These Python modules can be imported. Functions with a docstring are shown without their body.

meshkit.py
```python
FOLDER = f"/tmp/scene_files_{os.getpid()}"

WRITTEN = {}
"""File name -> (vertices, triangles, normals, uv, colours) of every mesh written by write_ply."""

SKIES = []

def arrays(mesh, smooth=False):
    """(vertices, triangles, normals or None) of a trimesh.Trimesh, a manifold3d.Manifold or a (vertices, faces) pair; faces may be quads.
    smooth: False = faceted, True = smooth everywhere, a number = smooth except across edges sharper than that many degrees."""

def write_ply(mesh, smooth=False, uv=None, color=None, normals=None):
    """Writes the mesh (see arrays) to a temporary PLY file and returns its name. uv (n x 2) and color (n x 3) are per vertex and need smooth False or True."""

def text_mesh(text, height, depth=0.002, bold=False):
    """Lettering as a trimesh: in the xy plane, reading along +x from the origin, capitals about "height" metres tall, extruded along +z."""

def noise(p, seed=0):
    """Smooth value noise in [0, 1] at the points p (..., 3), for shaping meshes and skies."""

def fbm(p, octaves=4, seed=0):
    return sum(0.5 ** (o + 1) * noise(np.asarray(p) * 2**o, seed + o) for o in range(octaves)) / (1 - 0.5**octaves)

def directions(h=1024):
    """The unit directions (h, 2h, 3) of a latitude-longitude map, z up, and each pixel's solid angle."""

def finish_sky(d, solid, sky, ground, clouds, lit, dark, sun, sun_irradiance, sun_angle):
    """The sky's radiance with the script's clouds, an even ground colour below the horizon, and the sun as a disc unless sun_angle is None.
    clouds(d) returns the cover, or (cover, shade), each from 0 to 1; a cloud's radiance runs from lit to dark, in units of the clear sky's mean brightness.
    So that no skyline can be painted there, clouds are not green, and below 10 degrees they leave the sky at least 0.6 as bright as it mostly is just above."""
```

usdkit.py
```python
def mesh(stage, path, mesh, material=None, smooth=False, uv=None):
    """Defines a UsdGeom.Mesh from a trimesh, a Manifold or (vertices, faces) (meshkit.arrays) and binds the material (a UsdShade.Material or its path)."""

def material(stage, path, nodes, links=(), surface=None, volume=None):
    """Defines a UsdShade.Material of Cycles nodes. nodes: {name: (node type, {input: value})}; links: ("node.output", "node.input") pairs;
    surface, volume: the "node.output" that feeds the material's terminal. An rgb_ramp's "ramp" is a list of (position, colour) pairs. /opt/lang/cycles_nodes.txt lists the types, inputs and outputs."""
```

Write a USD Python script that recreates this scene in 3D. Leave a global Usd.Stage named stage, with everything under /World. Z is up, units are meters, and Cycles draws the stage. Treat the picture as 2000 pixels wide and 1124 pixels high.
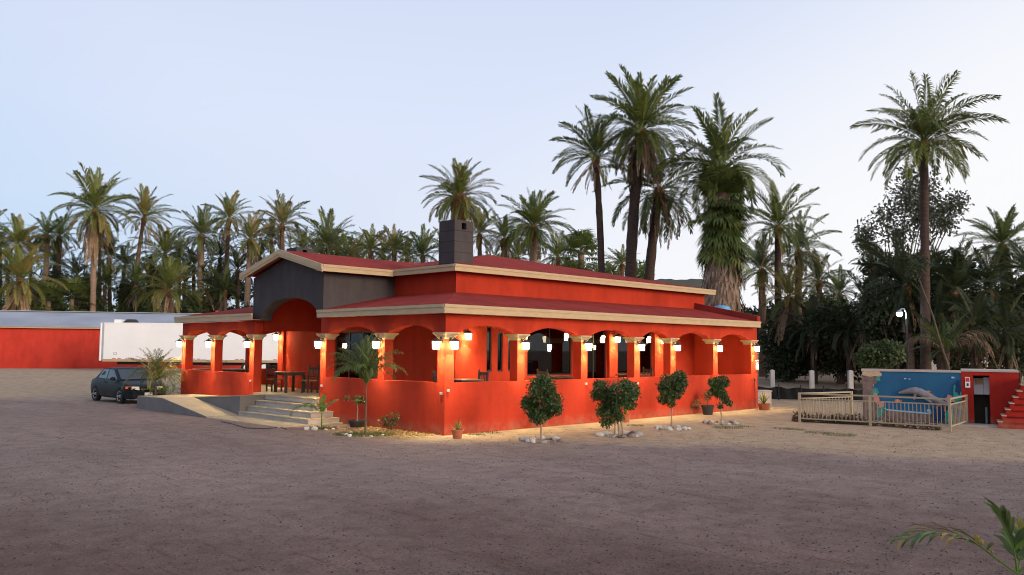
import math, random, re
import numpy as np
import trimesh
from shapely.geometry import Polygon, box as sbox, Point
from shapely.ops import unary_union
from shapely import affinity
import usdkit, meshkit
from pxr import Usd, UsdGeom, UsdLux, UsdShade, Gf, Sdf, Vt

random.seed(7); np.random.seed(7)
stage = Usd.Stage.CreateInMemory()
UsdGeom.SetStageUpAxis(stage, UsdGeom.Tokens.z); UsdGeom.SetStageMetersPerUnit(stage, 1.0)
UsdGeom.Xform.Define(stage, '/World'); UsdGeom.Scope.Define(stage, '/World/Looks')

# ------------------------------------------------------------------ camera, sky, sun, exposure
F, PITCH, ROLL, YAW, CU, CV = 1663.1126, 0.0720579, 0.0081647, 0.7851765, -15.47166, -18.05976
EYE = np.array([CU, CV, 2.4])
fw = np.array([math.cos(YAW) * math.cos(PITCH), math.sin(YAW) * math.cos(PITCH), math.sin(PITCH)])
r0 = np.array([math.sin(YAW), -math.cos(YAW), 0.0]); u0 = np.cross(r0, fw)
RT = r0 * math.cos(ROLL) + u0 * math.sin(ROLL); UPV = -r0 * math.sin(ROLL) + u0 * math.cos(ROLL)
cam = UsdGeom.Camera.Define(stage, '/World/camera')
cam.CreateHorizontalApertureAttr(36.0); cam.CreateVerticalApertureAttr(36.0 * 575 / 1024)
cam.CreateFocalLengthAttr(36.0 * F / 2000); cam.CreateClippingRangeAttr(Gf.Vec2f(0.1, 5000))
mm = np.eye(4); mm[0, :3] = RT; mm[1, :3] = UPV; mm[2, :3] = -fw; mm[3, :3] = EYE
cam.AddTransformOp().Set(Gf.Matrix4d(mm.tolist()))
cam.CreateExposureAttr(1.0)

SUN_EL, SUN_DIR = math.radians(13), np.array([0.04, -1.0])
SUN_DIR = SUN_DIR / np.linalg.norm(SUN_DIR)
SKY_STRENGTH, SUN_INT = 0.085, 0.39
usdkit.material(stage, '/World/Looks/sky_look', {
    'sky': ('sky_texture', {'sky_type': 'single_scattering', 'sun_disc': False, 'sun_elevation': SUN_EL, 'sun_rotation': math.atan2(SUN_DIR[0], SUN_DIR[1]), 'altitude': 50.0, 'air_density': 1.0, 'aerosol_density': 1.5, 'ozone_density': 1.0}),
    'tc': ('texture_coordinate', {}),
    'sep': ('separate_xyz', {}),
    'grad': ('rgb_ramp', {'ramp': [(0.0, (4.4, 4.7, 5.4)), (0.06, (4.4, 4.7, 5.45)), (0.25, (4.3, 4.7, 5.7)), (0.55, (3.5, 4.0, 5.3)), (1.0, (2.7, 3.2, 4.6))]}),
    'map': ('mapping', {'scale': (1.2, 1.2, 3.5)}),
    'n': ('noise_texture', {'scale': 1.3, 'detail': 4.0, 'roughness': 0.45}),
    'side': ('vector_math', {'math_type': 'dot_product', 'vector2': (.7071, -.7071, 0)}),                     # the veil of high cloud thins towards one side
    'c1': ('math', {'math_type': 'multiply_add', 'value2': 2.0}), 'c2': ('math', {'math_type': 'multiply_add', 'value2': .5}),
    'cov': ('map_range', {'range_type': 'smoothstep', 'from_min': -0.25, 'from_max': 0.62, 'to_min': 0.12, 'to_max': 0.97, 'clamp': True}),
    'w1': ('math', {'math_type': 'multiply_add', 'value2': -1.6}),
    'wf': ('map_range', {'range_type': 'smoothstep', 'from_min': -0.5, 'from_max': 0.22, 'to_min': 0.0, 'to_max': 1.0, 'clamp': True}),
    'veil': ('mix_color', {'use_clamp': False, 'b': (5.75, 5.75, 5.85)}),
    'clear': ('mix_color', {'use_clamp': False, 'fac': .75, 'b': (2.75, 3.85, 5.5)}),
    'mix': ('mix_color', {'use_clamp': False}),
    'bg': ('background_shader', {'strength': SKY_STRENGTH})},
    [('tc.generated', 'sep.vector'), ('sep.z', 'grad.fac'), ('tc.generated', 'map.vector'), ('map.vector', 'n.vector'), ('tc.generated', 'side.vector1'), ('sep.z', 'c1.value1'), ('side.value', 'c1.value3'), ('n.fac', 'c2.value1'), ('c1.value', 'c2.value3'), ('c2.value', 'cov.value'), ('sky.color', 'clear.a'), ('sep.z', 'w1.value1'), ('side.value', 'w1.value3'), ('w1.value', 'wf.value'), ('wf.result', 'veil.fac'), ('grad.color', 'veil.a'),
     ('cov.result', 'mix.fac'), ('clear.result', 'mix.a'), ('veil.result', 'mix.b'), ('mix.result', 'bg.color')], surface='bg.background')
dome = UsdLux.DomeLight.Define(stage, '/World/sky')
UsdShade.MaterialBindingAPI.Apply(dome.GetPrim()).Bind(UsdShade.Material.Get(stage, '/World/Looks/sky_look'))
sun = UsdLux.DistantLight.Define(stage, '/World/sun')
sun.CreateNormalizeAttr(True); sun.CreateIntensityAttr(SUN_INT); sun.CreateAngleAttr(24.0); sun.CreateColorAttr(Gf.Vec3f(1.0, 0.80, 0.62))
sun.AddRotateXYZOp().Set(Gf.Vec3f(90 - math.degrees(SUN_EL), 0, math.degrees(math.atan2(SUN_DIR[0], -SUN_DIR[1]))))

# ------------------------------------------------------------------ helpers
COUNT = {}
def free(parent, name):
    key = (parent, name); k = COUNT.get(key, 0); COUNT[key] = k + 1
    return f'{parent}/{name}' + (f'_{k:03d}' if k else '')
def pth(p): return '/World' if p is None else (p if isinstance(p, str) else str(p.GetPath()))
def tag(prim, label=None, cat=None, group=None, kind=None):
    for k, v in (('label', label), ('category', cat), ('group', group), ('kind', kind)):
        if v: prim.SetCustomDataByKey(k, v)
    return prim
def thing(name, label, cat, group=None, loc=(0, 0, 0), rz=0.0):
    x = UsdGeom.Xform.Define(stage, free('/World', name))
    x.AddTranslateOp().Set(Gf.Vec3d(*map(float, loc)))
    if rz: x.AddRotateZOp().Set(float(rz))
    return tag(x.GetPrim(), label, cat, group)
def holder(name, parent, label=None):
    return tag(UsdGeom.Xform.Define(stage, free(pth(parent), name)).GetPrim(), label)
def obj(name, mesh, m, parent=None, smooth=False, **kw):
    if isinstance(mesh, MB): mesh = mesh.arr()
    g = usdkit.mesh(stage, free(pth(parent), name), mesh, L[m], smooth=smooth)
    return tag(g.GetPrim(), **kw)

class MB:
    def __init__(s): s.v, s.f, s.n = [], [], 0
    def add(s, v, f=None):
        if f is None:
            if hasattr(v, 'vertices'): v, f = np.array(v.vertices), np.array(v.faces)
            else: v, f = v
        v = np.asarray(v, float); f = np.asarray(f, int)
        if f.shape[1] == 4: f = np.vstack([f[:, [0, 1, 2]], f[:, [0, 2, 3]]])
        s.v.append(v); s.f.append(f + s.n); s.n += len(v); return s
    def box(s, x0, x1, y0, y1, z0, z1):
        v = np.array([(x, y, z) for x in (x0, x1) for y in (y0, y1) for z in (z0, z1)], float)
        f = [(0, 1, 3, 2), (4, 6, 7, 5), (0, 4, 5, 1), (2, 3, 7, 6), (0, 2, 6, 4), (1, 5, 7, 3)]
        return s.add(v, f)
    def bar(s, a, b, w, h=None, up=(0, 0, 1)):
        h = h or w; a = np.asarray(a, float); b = np.asarray(b, float); d = b - a; d /= np.linalg.norm(d)
        up = np.asarray(up, float)
        if abs(d @ up) > .98: up = np.array([1.0, 0, 0])
        x = np.cross(d, up); x /= np.linalg.norm(x); y = np.cross(x, d)
        v = np.array([p + x * i * w / 2 + y * j * h / 2 for p in (a, b) for i in (-1, 1) for j in (-1, 1)])
        f = [(0, 1, 3, 2), (4, 6, 7, 5), (0, 4, 5, 1), (2, 3, 7, 6), (0, 2, 6, 4), (1, 5, 7, 3)]
        return s.add(v, f)
    def tube(s, pts, rad, sides=8, cap=True):
        p = np.asarray(pts, float); n = len(p); rad = np.broadcast_to(rad, (n,))
        t = np.gradient(p, axis=0); t /= np.linalg.norm(t, axis=1, keepdims=True) + 1e-12
        ref = np.array([0, 0, 1.0]) if np.abs(t[:, 2]).mean() < .8 else np.array([1.0, 0, 0])
        a = np.cross(t, ref); a /= np.linalg.norm(a, axis=1, keepdims=True) + 1e-12; b = np.cross(t, a)
        ang = np.arange(sides) * 2 * np.pi / sides
        v = p[:, None] + rad[:, None, None] * (np.cos(ang)[None, :, None] * a[:, None] + np.sin(ang)[None, :, None] * b[:, None])
        i, j = np.meshgrid(np.arange(n - 1), np.arange(sides), indexing='ij')
        q = np.stack([i * sides + j, i * sides + (j + 1) % sides, (i + 1) * sides + (j + 1) % sides, (i + 1) * sides + j], -1).reshape(-1, 4)
        v = v.reshape(-1, 3)
        s.add(v, q)
        if cap:
            for k, c in ((0, p[0]), (n - 1, p[-1])):
                ring = v[k * sides:(k + 1) * sides]; s.add(np.vstack([ring, c]), [(x, (x + 1) % sides, sides) for x in range(sides)])
        return s
    def lathe(s, prof, c=(0, 0, 0), sides=16, square=False, cap=True):
        ang = (np.arange(4) * np.pi / 2 + np.pi / 4) if square else np.arange(sides) * 2 * np.pi / sides
        k = math.sqrt(2) if square else 1.0
        n = len(ang); v = np.array([(c[0] + k * r * math.cos(a), c[1] + k * r * math.sin(a), c[2] + z) for r, z in prof for a in ang])
        i, j = np.meshgrid(np.arange(len(prof) - 1), np.arange(n), indexing='ij')
        q = np.stack([i * n + j, i * n + (j + 1) % n, (i + 1) * n + (j + 1) % n, (i + 1) * n + j], -1).reshape(-1, 4)
        s.add(v, q)
        for kk in (0, len(prof) - 1) if cap else ():
            if prof[kk][0] > 1e-4: s.add(v[kk * n:(kk + 1) * n], [(0, x, x + 1) for x in range(1, n - 1)])
        return s
    def slab(s, pts, t):
        p = np.asarray(pts, float); n = len(p); q = p - [0, 0, t]
        v = np.vstack([p, q]); f = [(0, i, i + 1) for i in range(1, n - 1)] + [(n, n + i + 1, n + i) for i in range(1, n - 1)]
        for i in range(n):
            j = (i + 1) % n; f += [(i, n + i, n + j), (i, n + j, j)]
        return s.add(v, f)
    def arr(s): return np.vstack(s.v), np.vstack(s.f)

def extr(poly, axis, a0, a1):
    """polygon (h, z) extruded along axis 'x' or 'y' (h is the other horizontal axis) from a0 to a1; axis 'z': polygon (x, y)."""
    out = MB()
    for g in getattr(poly, 'geoms', [poly]):
        m = trimesh.creation.extrude_polygon(g, a1 - a0, engine='earcut')
        v = np.array(m.vertices); f = np.array(m.faces)
        if axis == 'y': w = np.stack([v[:, 0], v[:, 2] + a0, v[:, 1]], 1); f = f[:, ::-1]
        elif axis == 'x': w = np.stack([v[:, 2] + a0, v[:, 0], v[:, 1]], 1)
        else: w = v + [0, 0, a0]
        out.add(w, f)
    return out
def ray(px, py):
    return fw + RT * (px - 1000) / F + UPV * (562 - py) / F
HEAD = np.array([math.cos(YAW), math.sin(YAW), 0])
def G(px, py, Y):
    d = ray(px, py); return EYE + d * (Y / (d @ HEAD))
def ground(px, py, z=0.0):
    d = ray(px, py); return EYE + d * ((z - EYE[2]) / d[2])

# ------------------------------------------------------------------ materials
L = {}
def mat(name, col, rough=.8, var=.12, scale=2.0, bump=0.0, bscale=60.0, spec=.3, metallic=0.0, detail=5.0, col2=None, coat=0.0, stretch=None, big=0.0):
    col = np.array(col, float)
    lo, hi = (col * (1 - var), np.minimum(col * (1 + var), .95)) if col2 is None else (col, np.array(col2))
    nodes = {'g': ('geometry', {}), 'n': ('noise_texture', {'scale': scale, 'detail': detail, 'roughness': .6}),
             'r': ('rgb_ramp', {'ramp': [(.28, lo), (.72, hi)]}),
             'p': ('principled_bsdf', {'roughness': rough, 'specular_ior_level': spec, 'metallic': metallic, 'coat_weight': coat})}
    links = [('n.fac', 'r.fac'), ('r.color', 'p.base_color')]
    src = 'g.position'
    if stretch:
        nodes['m'] = ('mapping', {'scale': stretch}); links.append(('g.position', 'm.vector')); src = 'm.vector'
    links.append((src, 'n.vector'))
    if bump:
        nodes['n2'] = ('noise_texture', {'scale': bscale, 'detail': 4.0, 'roughness': .6}); nodes['b'] = ('bump', {'strength': bump, 'distance': .02})
        links += [(src, 'n2.vector'), ('n2.fac', 'b.height'), ('b.normal', 'p.normal')]
    L[name] = usdkit.material(stage, f'/World/Looks/{name}', nodes, links, surface='p.BSDF')
def leaf(name, a, b, scale=.9, trans=.25, rough=.55):
    L[name] = usdkit.material(stage, f'/World/Looks/{name}', {
        'g': ('geometry', {}), 'n': ('noise_texture', {'scale': scale, 'detail': 3.0}), 'r': ('rgb_ramp', {'ramp': [(.3, a), (.7, b)]}),
        'p': ('principled_bsdf', {'roughness': rough, 'specular_ior_level': .3}), 't': ('translucent_bsdf', {}), 'x': ('mix_closure', {'fac': trans})},
        [('g.position', 'n.vector'), ('n.fac', 'r.fac'), ('r.color', 'p.base_color'), ('r.color', 't.color'), ('p.BSDF', 'x.closure1'), ('t.BSDF', 'x.closure2')], surface='x.closure')
def emit(name, col, strength):
    L[name] = usdkit.material(stage, f'/World/Looks/{name}', {'e': ('emission', {'color': col, 'strength': strength})}, [], surface='e.emission')
def pane(name, tint, ior=1.5, rough=.02):
    L[name] = usdkit.material(stage, f'/World/Looks/{name}', {'t': ('transparent_bsdf', {'color': tint}), 'g': ('glossy_bsdf', {'color': (.9, .9, .9), 'roughness': rough}), 'f': ('fresnel', {'IOR': ior}), 'x': ('mix_closure', {})},
        [('f.fac', 'x.fac'), ('t.BSDF', 'x.closure1'), ('g.BSDF', 'x.closure2')], surface='x.closure')

# stucco with faint vertical streaks and hand-floated relief
def stucco(name, col, var=.14, dust=(.30, .17, .11)):
    col = np.array(col)
    L[name] = usdkit.material(stage, f'/World/Looks/{name}', {
        'g': ('geometry', {}), 'm': ('mapping', {'scale': (1.6, 1.6, .45)}), 'n': ('noise_texture', {'scale': 1.4, 'detail': 6.0, 'roughness': .62}),
        'r': ('rgb_ramp', {'ramp': [(.25, col * (1 - var * 1.3)), (.5, col), (.78, np.minimum(col * (1 + var), .9))]}),
        'n3': ('noise_texture', {'scale': 9.0, 'detail': 4.0}), 'r3': ('rgb_ramp', {'ramp': [(.3, (.93, .93, .93)), (.7, (1.0, 1.0, 1.0))]}), 'mx': ('mix_color', {'blend_type': 'multiply', 'fac': 1.0}),
        'n2': ('noise_texture', {'scale': 38.0, 'detail': 5.0, 'roughness': .65}), 'b': ('bump', {'strength': .35, 'distance': .012}),
        'sz': ('separate_xyz', {}), 'zm': ('map_range', {'range_type': 'smoothstep', 'from_min': .02, 'from_max': .42, 'to_min': .62, 'to_max': 0.0, 'clamp': True}),
        'n4': ('noise_texture', {'scale': 3.2, 'detail': 6.0, 'roughness': .7}), 'r4': ('rgb_ramp', {'ramp': [(.35, (0, 0, 0)), (.65, (1, 1, 1))]}), 'mf': ('math', {'math_type': 'multiply'}), 'bw': ('rgb_to_bw', {}),
        'du': ('mix_color', {'b': dust}),
        'n5': ('noise_texture', {'scale': .55, 'detail': 5.0, 'roughness': .6}), 'r5': ('rgb_ramp', {'ramp': [(.32, (.84, .86, .90)), (.5, (1, 1, 1)), (.72, (1.06, 1.10, 1.16))]}), 'm5': ('mix_color', {'blend_type': 'multiply', 'fac': 1.0}),
        'p': ('principled_bsdf', {'roughness': .85, 'specular_ior_level': .10})},
        [('g.position', 'm.vector'), ('m.vector', 'n.vector'), ('n.fac', 'r.fac'), ('g.position', 'n3.vector'), ('n3.fac', 'r3.fac'), ('r.color', 'mx.a'), ('r3.color', 'mx.b'),
         ('g.position', 'n5.vector'), ('n5.fac', 'r5.fac'), ('mx.result', 'm5.a'), ('r5.color', 'm5.b'), ('g.position', 'sz.vector'), ('sz.z', 'zm.value'), ('g.position', 'n4.vector'), ('n4.fac', 'r4.fac'), ('r4.color', 'bw.color'), ('bw.val', 'mf.value1'), ('zm.result', 'mf.value2'), ('mf.value', 'du.fac'), ('m5.result', 'du.a'),
         ('du.result', 'p.base_color'), ('g.position', 'n2.vector'), ('n2.fac', 'b.height'), ('b.normal', 'p.normal')], surface='p.BSDF')
stucco('red_paint', (.40, .037, .016))
stucco('dark_stucco', (.066, .056, .056), .18)
stucco('hut_red', (.38, .025, .017), .14)
stucco('far_red', (.50, .045, .028), .14)
mat('roof_red', (.255, .037, .029), .9, .2, 1.2, .6, 90, spec=.06)
mat('trim_tan', (.43, .315, .185), .7, .10, 3.0, .15, 40, stretch=(1, 1, 3))
mat('capital_tan', (.44, .35, .21), .8, .14, 6.0, .3, 50)
mat('soffit', (.30, .10, .07), .9, .1, 2.0)
mat('ceiling_cream', (.50, .44, .27), .9, .08, 1.5, .1, 40)
mat('concrete', (.40, .35, .31), .85, .16, 1.6, .3, 60)
mat('step_tile', (.36, .29, .20), .6, .15, 2.0, .15, 30)
mat('floor_tile', (.42, .34, .22), .45, .14, 1.8, .1, 30)
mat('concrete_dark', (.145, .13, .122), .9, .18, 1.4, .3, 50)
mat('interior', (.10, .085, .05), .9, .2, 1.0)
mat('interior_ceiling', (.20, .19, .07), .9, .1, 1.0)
mat('dark_frame', (.02, .018, .016), .4, .1, 5.0)
mat('dark_wood', (.028, .016, .010), .45, .3, 8.0, .2, 60, spec=.5)
mat('seat_straw', (.22, .15, .07), .8, .2, 30.0, .4, 120)
mat('table_wood', (.10, .045, .02), .35, .25, 6.0, .1, 40, spec=.5)
mat('bronze', (.03, .022, .016), .45, .2, 20.0, spec=.6)
mat('white_panel', (.80, .80, .79), .45, .03, .8, 0.05, 6)
mat('grey_metal', (.36, .38, .42), .5, .12, .8, .1, 20, spec=.5)
mat('dark_metal', (.03, .03, .033), .6, .2, 3.0)
mat('rubber', (.02, .02, .02), .9, .2, 12.0)
mat('alloy', (.36, .36, .37), .4, .05, 10.0)
mat('palm_trunk_dark', (.060, .040, .031), .95, .35, 3.0, .9, 14, stretch=(1, 1, 3.5))
mat('car_paint', (.006, .010, .013), .42, .1, 2.0, spec=.12)
mat('chrome', (.75, .76, .78), .15, .03, 10.0, metallic=1.0)
mat('headlight', (.70, .70, .66), .12, .15, 30.0, spec=.8)
mat('amber', (.75, .16, .02), .2, .1, 20.0)
mat('car_black', (.012, .012, .012), .6, .1, 5.0)
pane('car_glass', (.13, .16, .17))
pane('window_glass', (.42, .42, .36), 1.45)
mat('palm_trunk', (.13, .085, .060), .95, .35, 3.0, .9, 14, stretch=(1, 1, 3.5))
mat('palm_trunk_tan', (.24, .165, .115), .95, .35, 3.0, .9, 14, stretch=(1, 1, 3.5))
mat('trunk_pale', (.27, .21, .15), .9, .25, 10.0, .4, 40)
mat('trunk_brown', (.10, .07, .05), .95, .3, 6.0, .6, 20)
mat('leaf_base', (.17, .085, .040), .9, .4, 5.0, .6, 14)
mat('fibre', (.25, .175, .125), .95, .45, 4.0, .8, 10, stretch=(5, 5, .8))
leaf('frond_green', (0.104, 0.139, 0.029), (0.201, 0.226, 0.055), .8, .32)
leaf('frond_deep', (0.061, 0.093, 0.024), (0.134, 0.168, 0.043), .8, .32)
leaf('frond_olive', (0.183, 0.168, 0.043), (0.317, 0.249, 0.080), .9, .32)
leaf('frond_blue', (0.116, 0.145, 0.061), (0.213, 0.232, 0.108), .8, .32)
leaf('frond_dry', (.22, .135, .075), (.38, .265, .16), 1.5, .15, .8)
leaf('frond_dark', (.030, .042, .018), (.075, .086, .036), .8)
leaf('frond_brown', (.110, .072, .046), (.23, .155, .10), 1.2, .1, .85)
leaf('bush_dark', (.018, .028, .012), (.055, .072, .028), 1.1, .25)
leaf('bush_mid', (.030, .052, .018), (.085, .115, .038), 1.0, .2)
leaf('gum_leaf', (.040, .050, .030), (.090, .100, .060), 1.0, .2)
leaf('ficus_leaf', (.018, .042, .010), (.060, .105, .026), 6.0, .06, .45)
leaf('young_green', (.075, .150, .022), (.16, .24, .045), 4.0, .3, .4)
leaf('young_yellow', (.26, .20, .03), (.40, .27, .05), 4.0, .3, .5)
leaf('fern_green', (.050, .085, .026), (.115, .150, .050), 5.0, .3, .5)
leaf('grass_green', (.055, .080, .018), (.14, .15, .045), 3.0, .25, .7)
leaf('dead_leaf', (.22, .13, .05), (.42, .29, .13), 8.0, .1, .9)
leaf('croton', (.12, .04, .03), (.10, .12, .04), 9.0, .2, .5)
mat('stone_white', (.48, .45, .42), .85, .12, 9.0, .5, 30)
mat('stone_grey', (.27, .25, .24), .9, .25, 8.0, .6, 30)
mat('stone_brown', (.20, .15, .12), .9, .25, 8.0, .6, 30)
mat('terracotta', (.34, .10, .05), .8, .2, 6.0, .2, 40)
mat('pot_dark', (.035, .03, .03), .6, .2, 6.0)
mat('soil', (.05, .035, .025), 1.0, .3, 20.0, .6, 40)
mat('rail_paint', (.34, .285, .19), .55, .12, 8.0, .1, 60)
mat('white_post', (.40, .38, .36), .8, .10, 5.0, .2, 30)
mat('net_dark', (.012, .012, .014), .9, .3, 2.0)
mat('mural_blue', (.012, .080, .175), .75, .0, 1.1, .15, 40, col2=(.018, .11, .225))
mat('mural_rock', (.17, .12, .11), .9, .45, 6.0, .5, 20)
mat('coral_teal', (.03, .27, .22), .8, .25, 12.0); mat('coral_pink', (.50, .22, .18), .8, .2, 12.0); mat('coral_orange', (.60, .16, .04), .8, .2, 12.0)
mat('pale_blue', (.30, .50, .62), .8, .2, 12.0); mat('sand_tan', (.45, .33, .22), .9, .2, 9.0); mat('mural_deep', (.010, .035, .10), .8, .2, 6.0)
mat('whale_grey', (.20, .19, .205), .75, .3, 9.0, .5, 30)
mat('tank_blue', (.10, .32, .52), .5, .06, 3.0)
mat('sign_white', (.75, .74, .72), .6, .04, 9.0); mat('sign_red', (.50, .05, .05), .6, .1, 9.0); mat('ink', (.04, .04, .05), .7, .1, 9.0)
mat('pale_wall', (.60, .57, .54), .8, .1, 1.0)
mat('hill_rock', (.085, .062, .045), .95, .4, .12, .8, .5, col2=(.055, .065, .035))
mat('pebble_grey', (.085, .068, .064), .9, .3, 20.0); mat('pebble_dark', (.045, .036, .034), .9, .35, 20.0); mat('pebble_pale', (.11, .09, .085), .9, .25, 20.0)
emit('lantern_glow', (1.0, .82, .42), 58.0)
emit('lantern_bulb', (1.0, .80, .36), 950.0)
emit('pendant_glow', (1.0, .86, .52), 9.0)
emit('street_glow', (.82, .90, 1.0), 40.0)
# corrugated sheet metal
L['corrugated'] = usdkit.material(stage, '/World/Looks/corrugated', {
    'g': ('geometry', {}), 'm': ('mapping', {'rotation': (0, 0, .652)}), 'w': ('wave_texture', {'scale': 1.2, 'distortion': 0.0}), 'n': ('noise_texture', {'scale': .35, 'detail': 4.0}),
    'r': ('rgb_ramp', {'ramp': [(.3, (.24, .265, .31)), (.7, (.33, .36, .41))]}), 'b': ('bump', {'strength': .5, 'distance': .05}), 'p': ('principled_bsdf', {'roughness': .6, 'specular_ior_level': .2})},
    [('g.position', 'm.vector'), ('m.vector', 'w.vector'), ('g.position', 'n.vector'), ('n.fac', 'r.fac'), ('r.color', 'p.base_color'), ('w.fac', 'b.height'), ('b.normal', 'p.normal')], surface='p.BSDF')

# ------------------------------------------------------------------ ground
def ground_material():
    N = {'g': ('geometry', {}), 'p': ('principled_bsdf', {'roughness': .95, 'specular_ior_level': .15}), 'sep': ('separate_xyz', {})}
    K = [('g.position', 'sep.vector')]
    def noise(n, scale, detail=5.0, rough=.6, stretch=None):
        N[n] = ('noise_texture', {'scale': scale, 'detail': detail, 'roughness': rough})
        if stretch:
            N[n + 'm'] = ('mapping', {'scale': stretch, 'rotation': (0, 0, -.785)}); K.append(('g.position', n + 'm.vector')); K.append((n + 'm.vector', n + '.vector'))
        else: K.append(('g.position', n + '.vector'))
    def ramp(n, src, stops):
        N[n] = ('rgb_ramp', {'ramp': stops}); K.append((src, n + '.fac'))
    def math_(n, t, a, b, c=None):
        d = {'math_type': t}
        for i, x in enumerate((a, b, c)):
            if x is None: continue
            if isinstance(x, str): K.append((x, f'{n}.value{i + 1}'))
            else: d[f'value{i + 1}'] = float(x)
        N[n] = ('math', d)
    def mix(n, fac, a, b, bt='mix'):
        d = {'blend_type': bt}
        for s, x in (('fac', fac), ('a', a), ('b', b)):
            if isinstance(x, str): K.append((x, f'{n}.{s}'))
            else: d[s] = x
        N[n] = ('mix_color', d)
    noise('ns', 1.1, 4, .55, (7.0, .5, 1)); ramp('streak', 'ns.fac', [(.28, (.66, .62, .60)), (.40, (1, 1, 1)), (.68, (1, 1, 1)), (.80, (1.16, 1.14, 1.12))])
    noise('nb', .33, 5, .6, (1.0, .35, 1)); noise('nm', 2.2, 6, .65); noise('nf', 26, 5, .7); noise('nv', .09, 4, .55)
    N['vo'] = ('voronoi_texture', {'scale': 75.0}); K.append(('g.position', 'vo.vector'))
    N['vo2'] = ('voronoi_texture', {'scale': 34.0}); K.append(('g.position', 'vo2.vector'))
    # gravel: grey mauve stones of many tones
    N['vs'] = ('separate_color', {}); K.append(('vo.color', 'vs.color'))
    N['vs2'] = ('separate_color', {}); K.append(('vo2.color', 'vs2.color'))
    ramp('grv', 'vs.r', [(0, (.196, .142, .124)), (.35, (.256, .190, .165)), (.7, (.311, .235, .204)), (1, (.41, .32, .277))])
    ramp('grv2', 'vs2.r', [(0, (.210, .154, .134)), (.5, (.276, .208, .180)), (1, (.351, .269, .232))])
    ramp('m1', 'nf.fac', [(.42, (0, 0, 0)), (.58, (1, 1, 1))]); mix('gr', 'm1.color', 'grv.color', 'grv2.color')
    ramp('tone', 'nm.fac', [(.25, (.70, .66, .66)), (.55, (1, 1, 1)), (.8, (1.14, 1.12, 1.10))]); mix('gr1', 1.0, 'gr.color' if False else 'gr.result', 'tone.color', 'multiply')
    ramp('tone2', 'nb.fac', [(.3, (.80, .76, .76)), (.55, (1, 1, 1)), (.75, (1.16, 1.13, 1.08))]); mix('gr2', 1.0, 'gr1.result', 'tone2.color', 'multiply')
    mix('gr3', 1.0, 'gr2.result', 'streak.color', 'multiply')
    # dirt: packed tan silt
    ramp('dirt', 'nm.fac', [(.25, (.33, .243, .16)), (.5, (.46, .345, .235)), (.75, (.56, .43, .30))])
    ramp('dirtf', 'nf.fac', [(.3, (.80, .78, .76)), (.7, (1.08, 1.06, 1.04))]); mix('dirt2', 1.0, 'dirt.result' if False else 'dirt.color', 'dirtf.color', 'multiply')
    mix('dirt3', .7, 'dirt2.result', 'streak.color', 'multiply')
    # where: beyond a wobbling line in front of the long facade, near the walls, and the far lane
    math_('w1', 'multiply', 'nb.fac', 5.0); math_('w2', 'multiply_add', 'nm.fac', 1.2, 'w1.value')          # about 0..6, mean 3
    math_('e1', 'multiply_add', 'sep.x', 1.15, -2.7); math_('e2', 'add', 'sep.y', 'e1.value')               # right of the line
    math_('e3', 'multiply_add', 'sep.y', .10, 0.0)
    math_('q0', 'multiply_add', 'sep.y', .55, 'sep.x'); math_('q1', 'add', 'q0.value', 'w2.value')          # x + .55y + w
    N['da'] = ('map_range', {'range_type': 'smoothstep', 'from_min': 1.6, 'from_max': 4.4, 'to_min': 0.0, 'to_max': 1.0, 'clamp': True}); K.append(('q1.value', 'da.value'))
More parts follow.
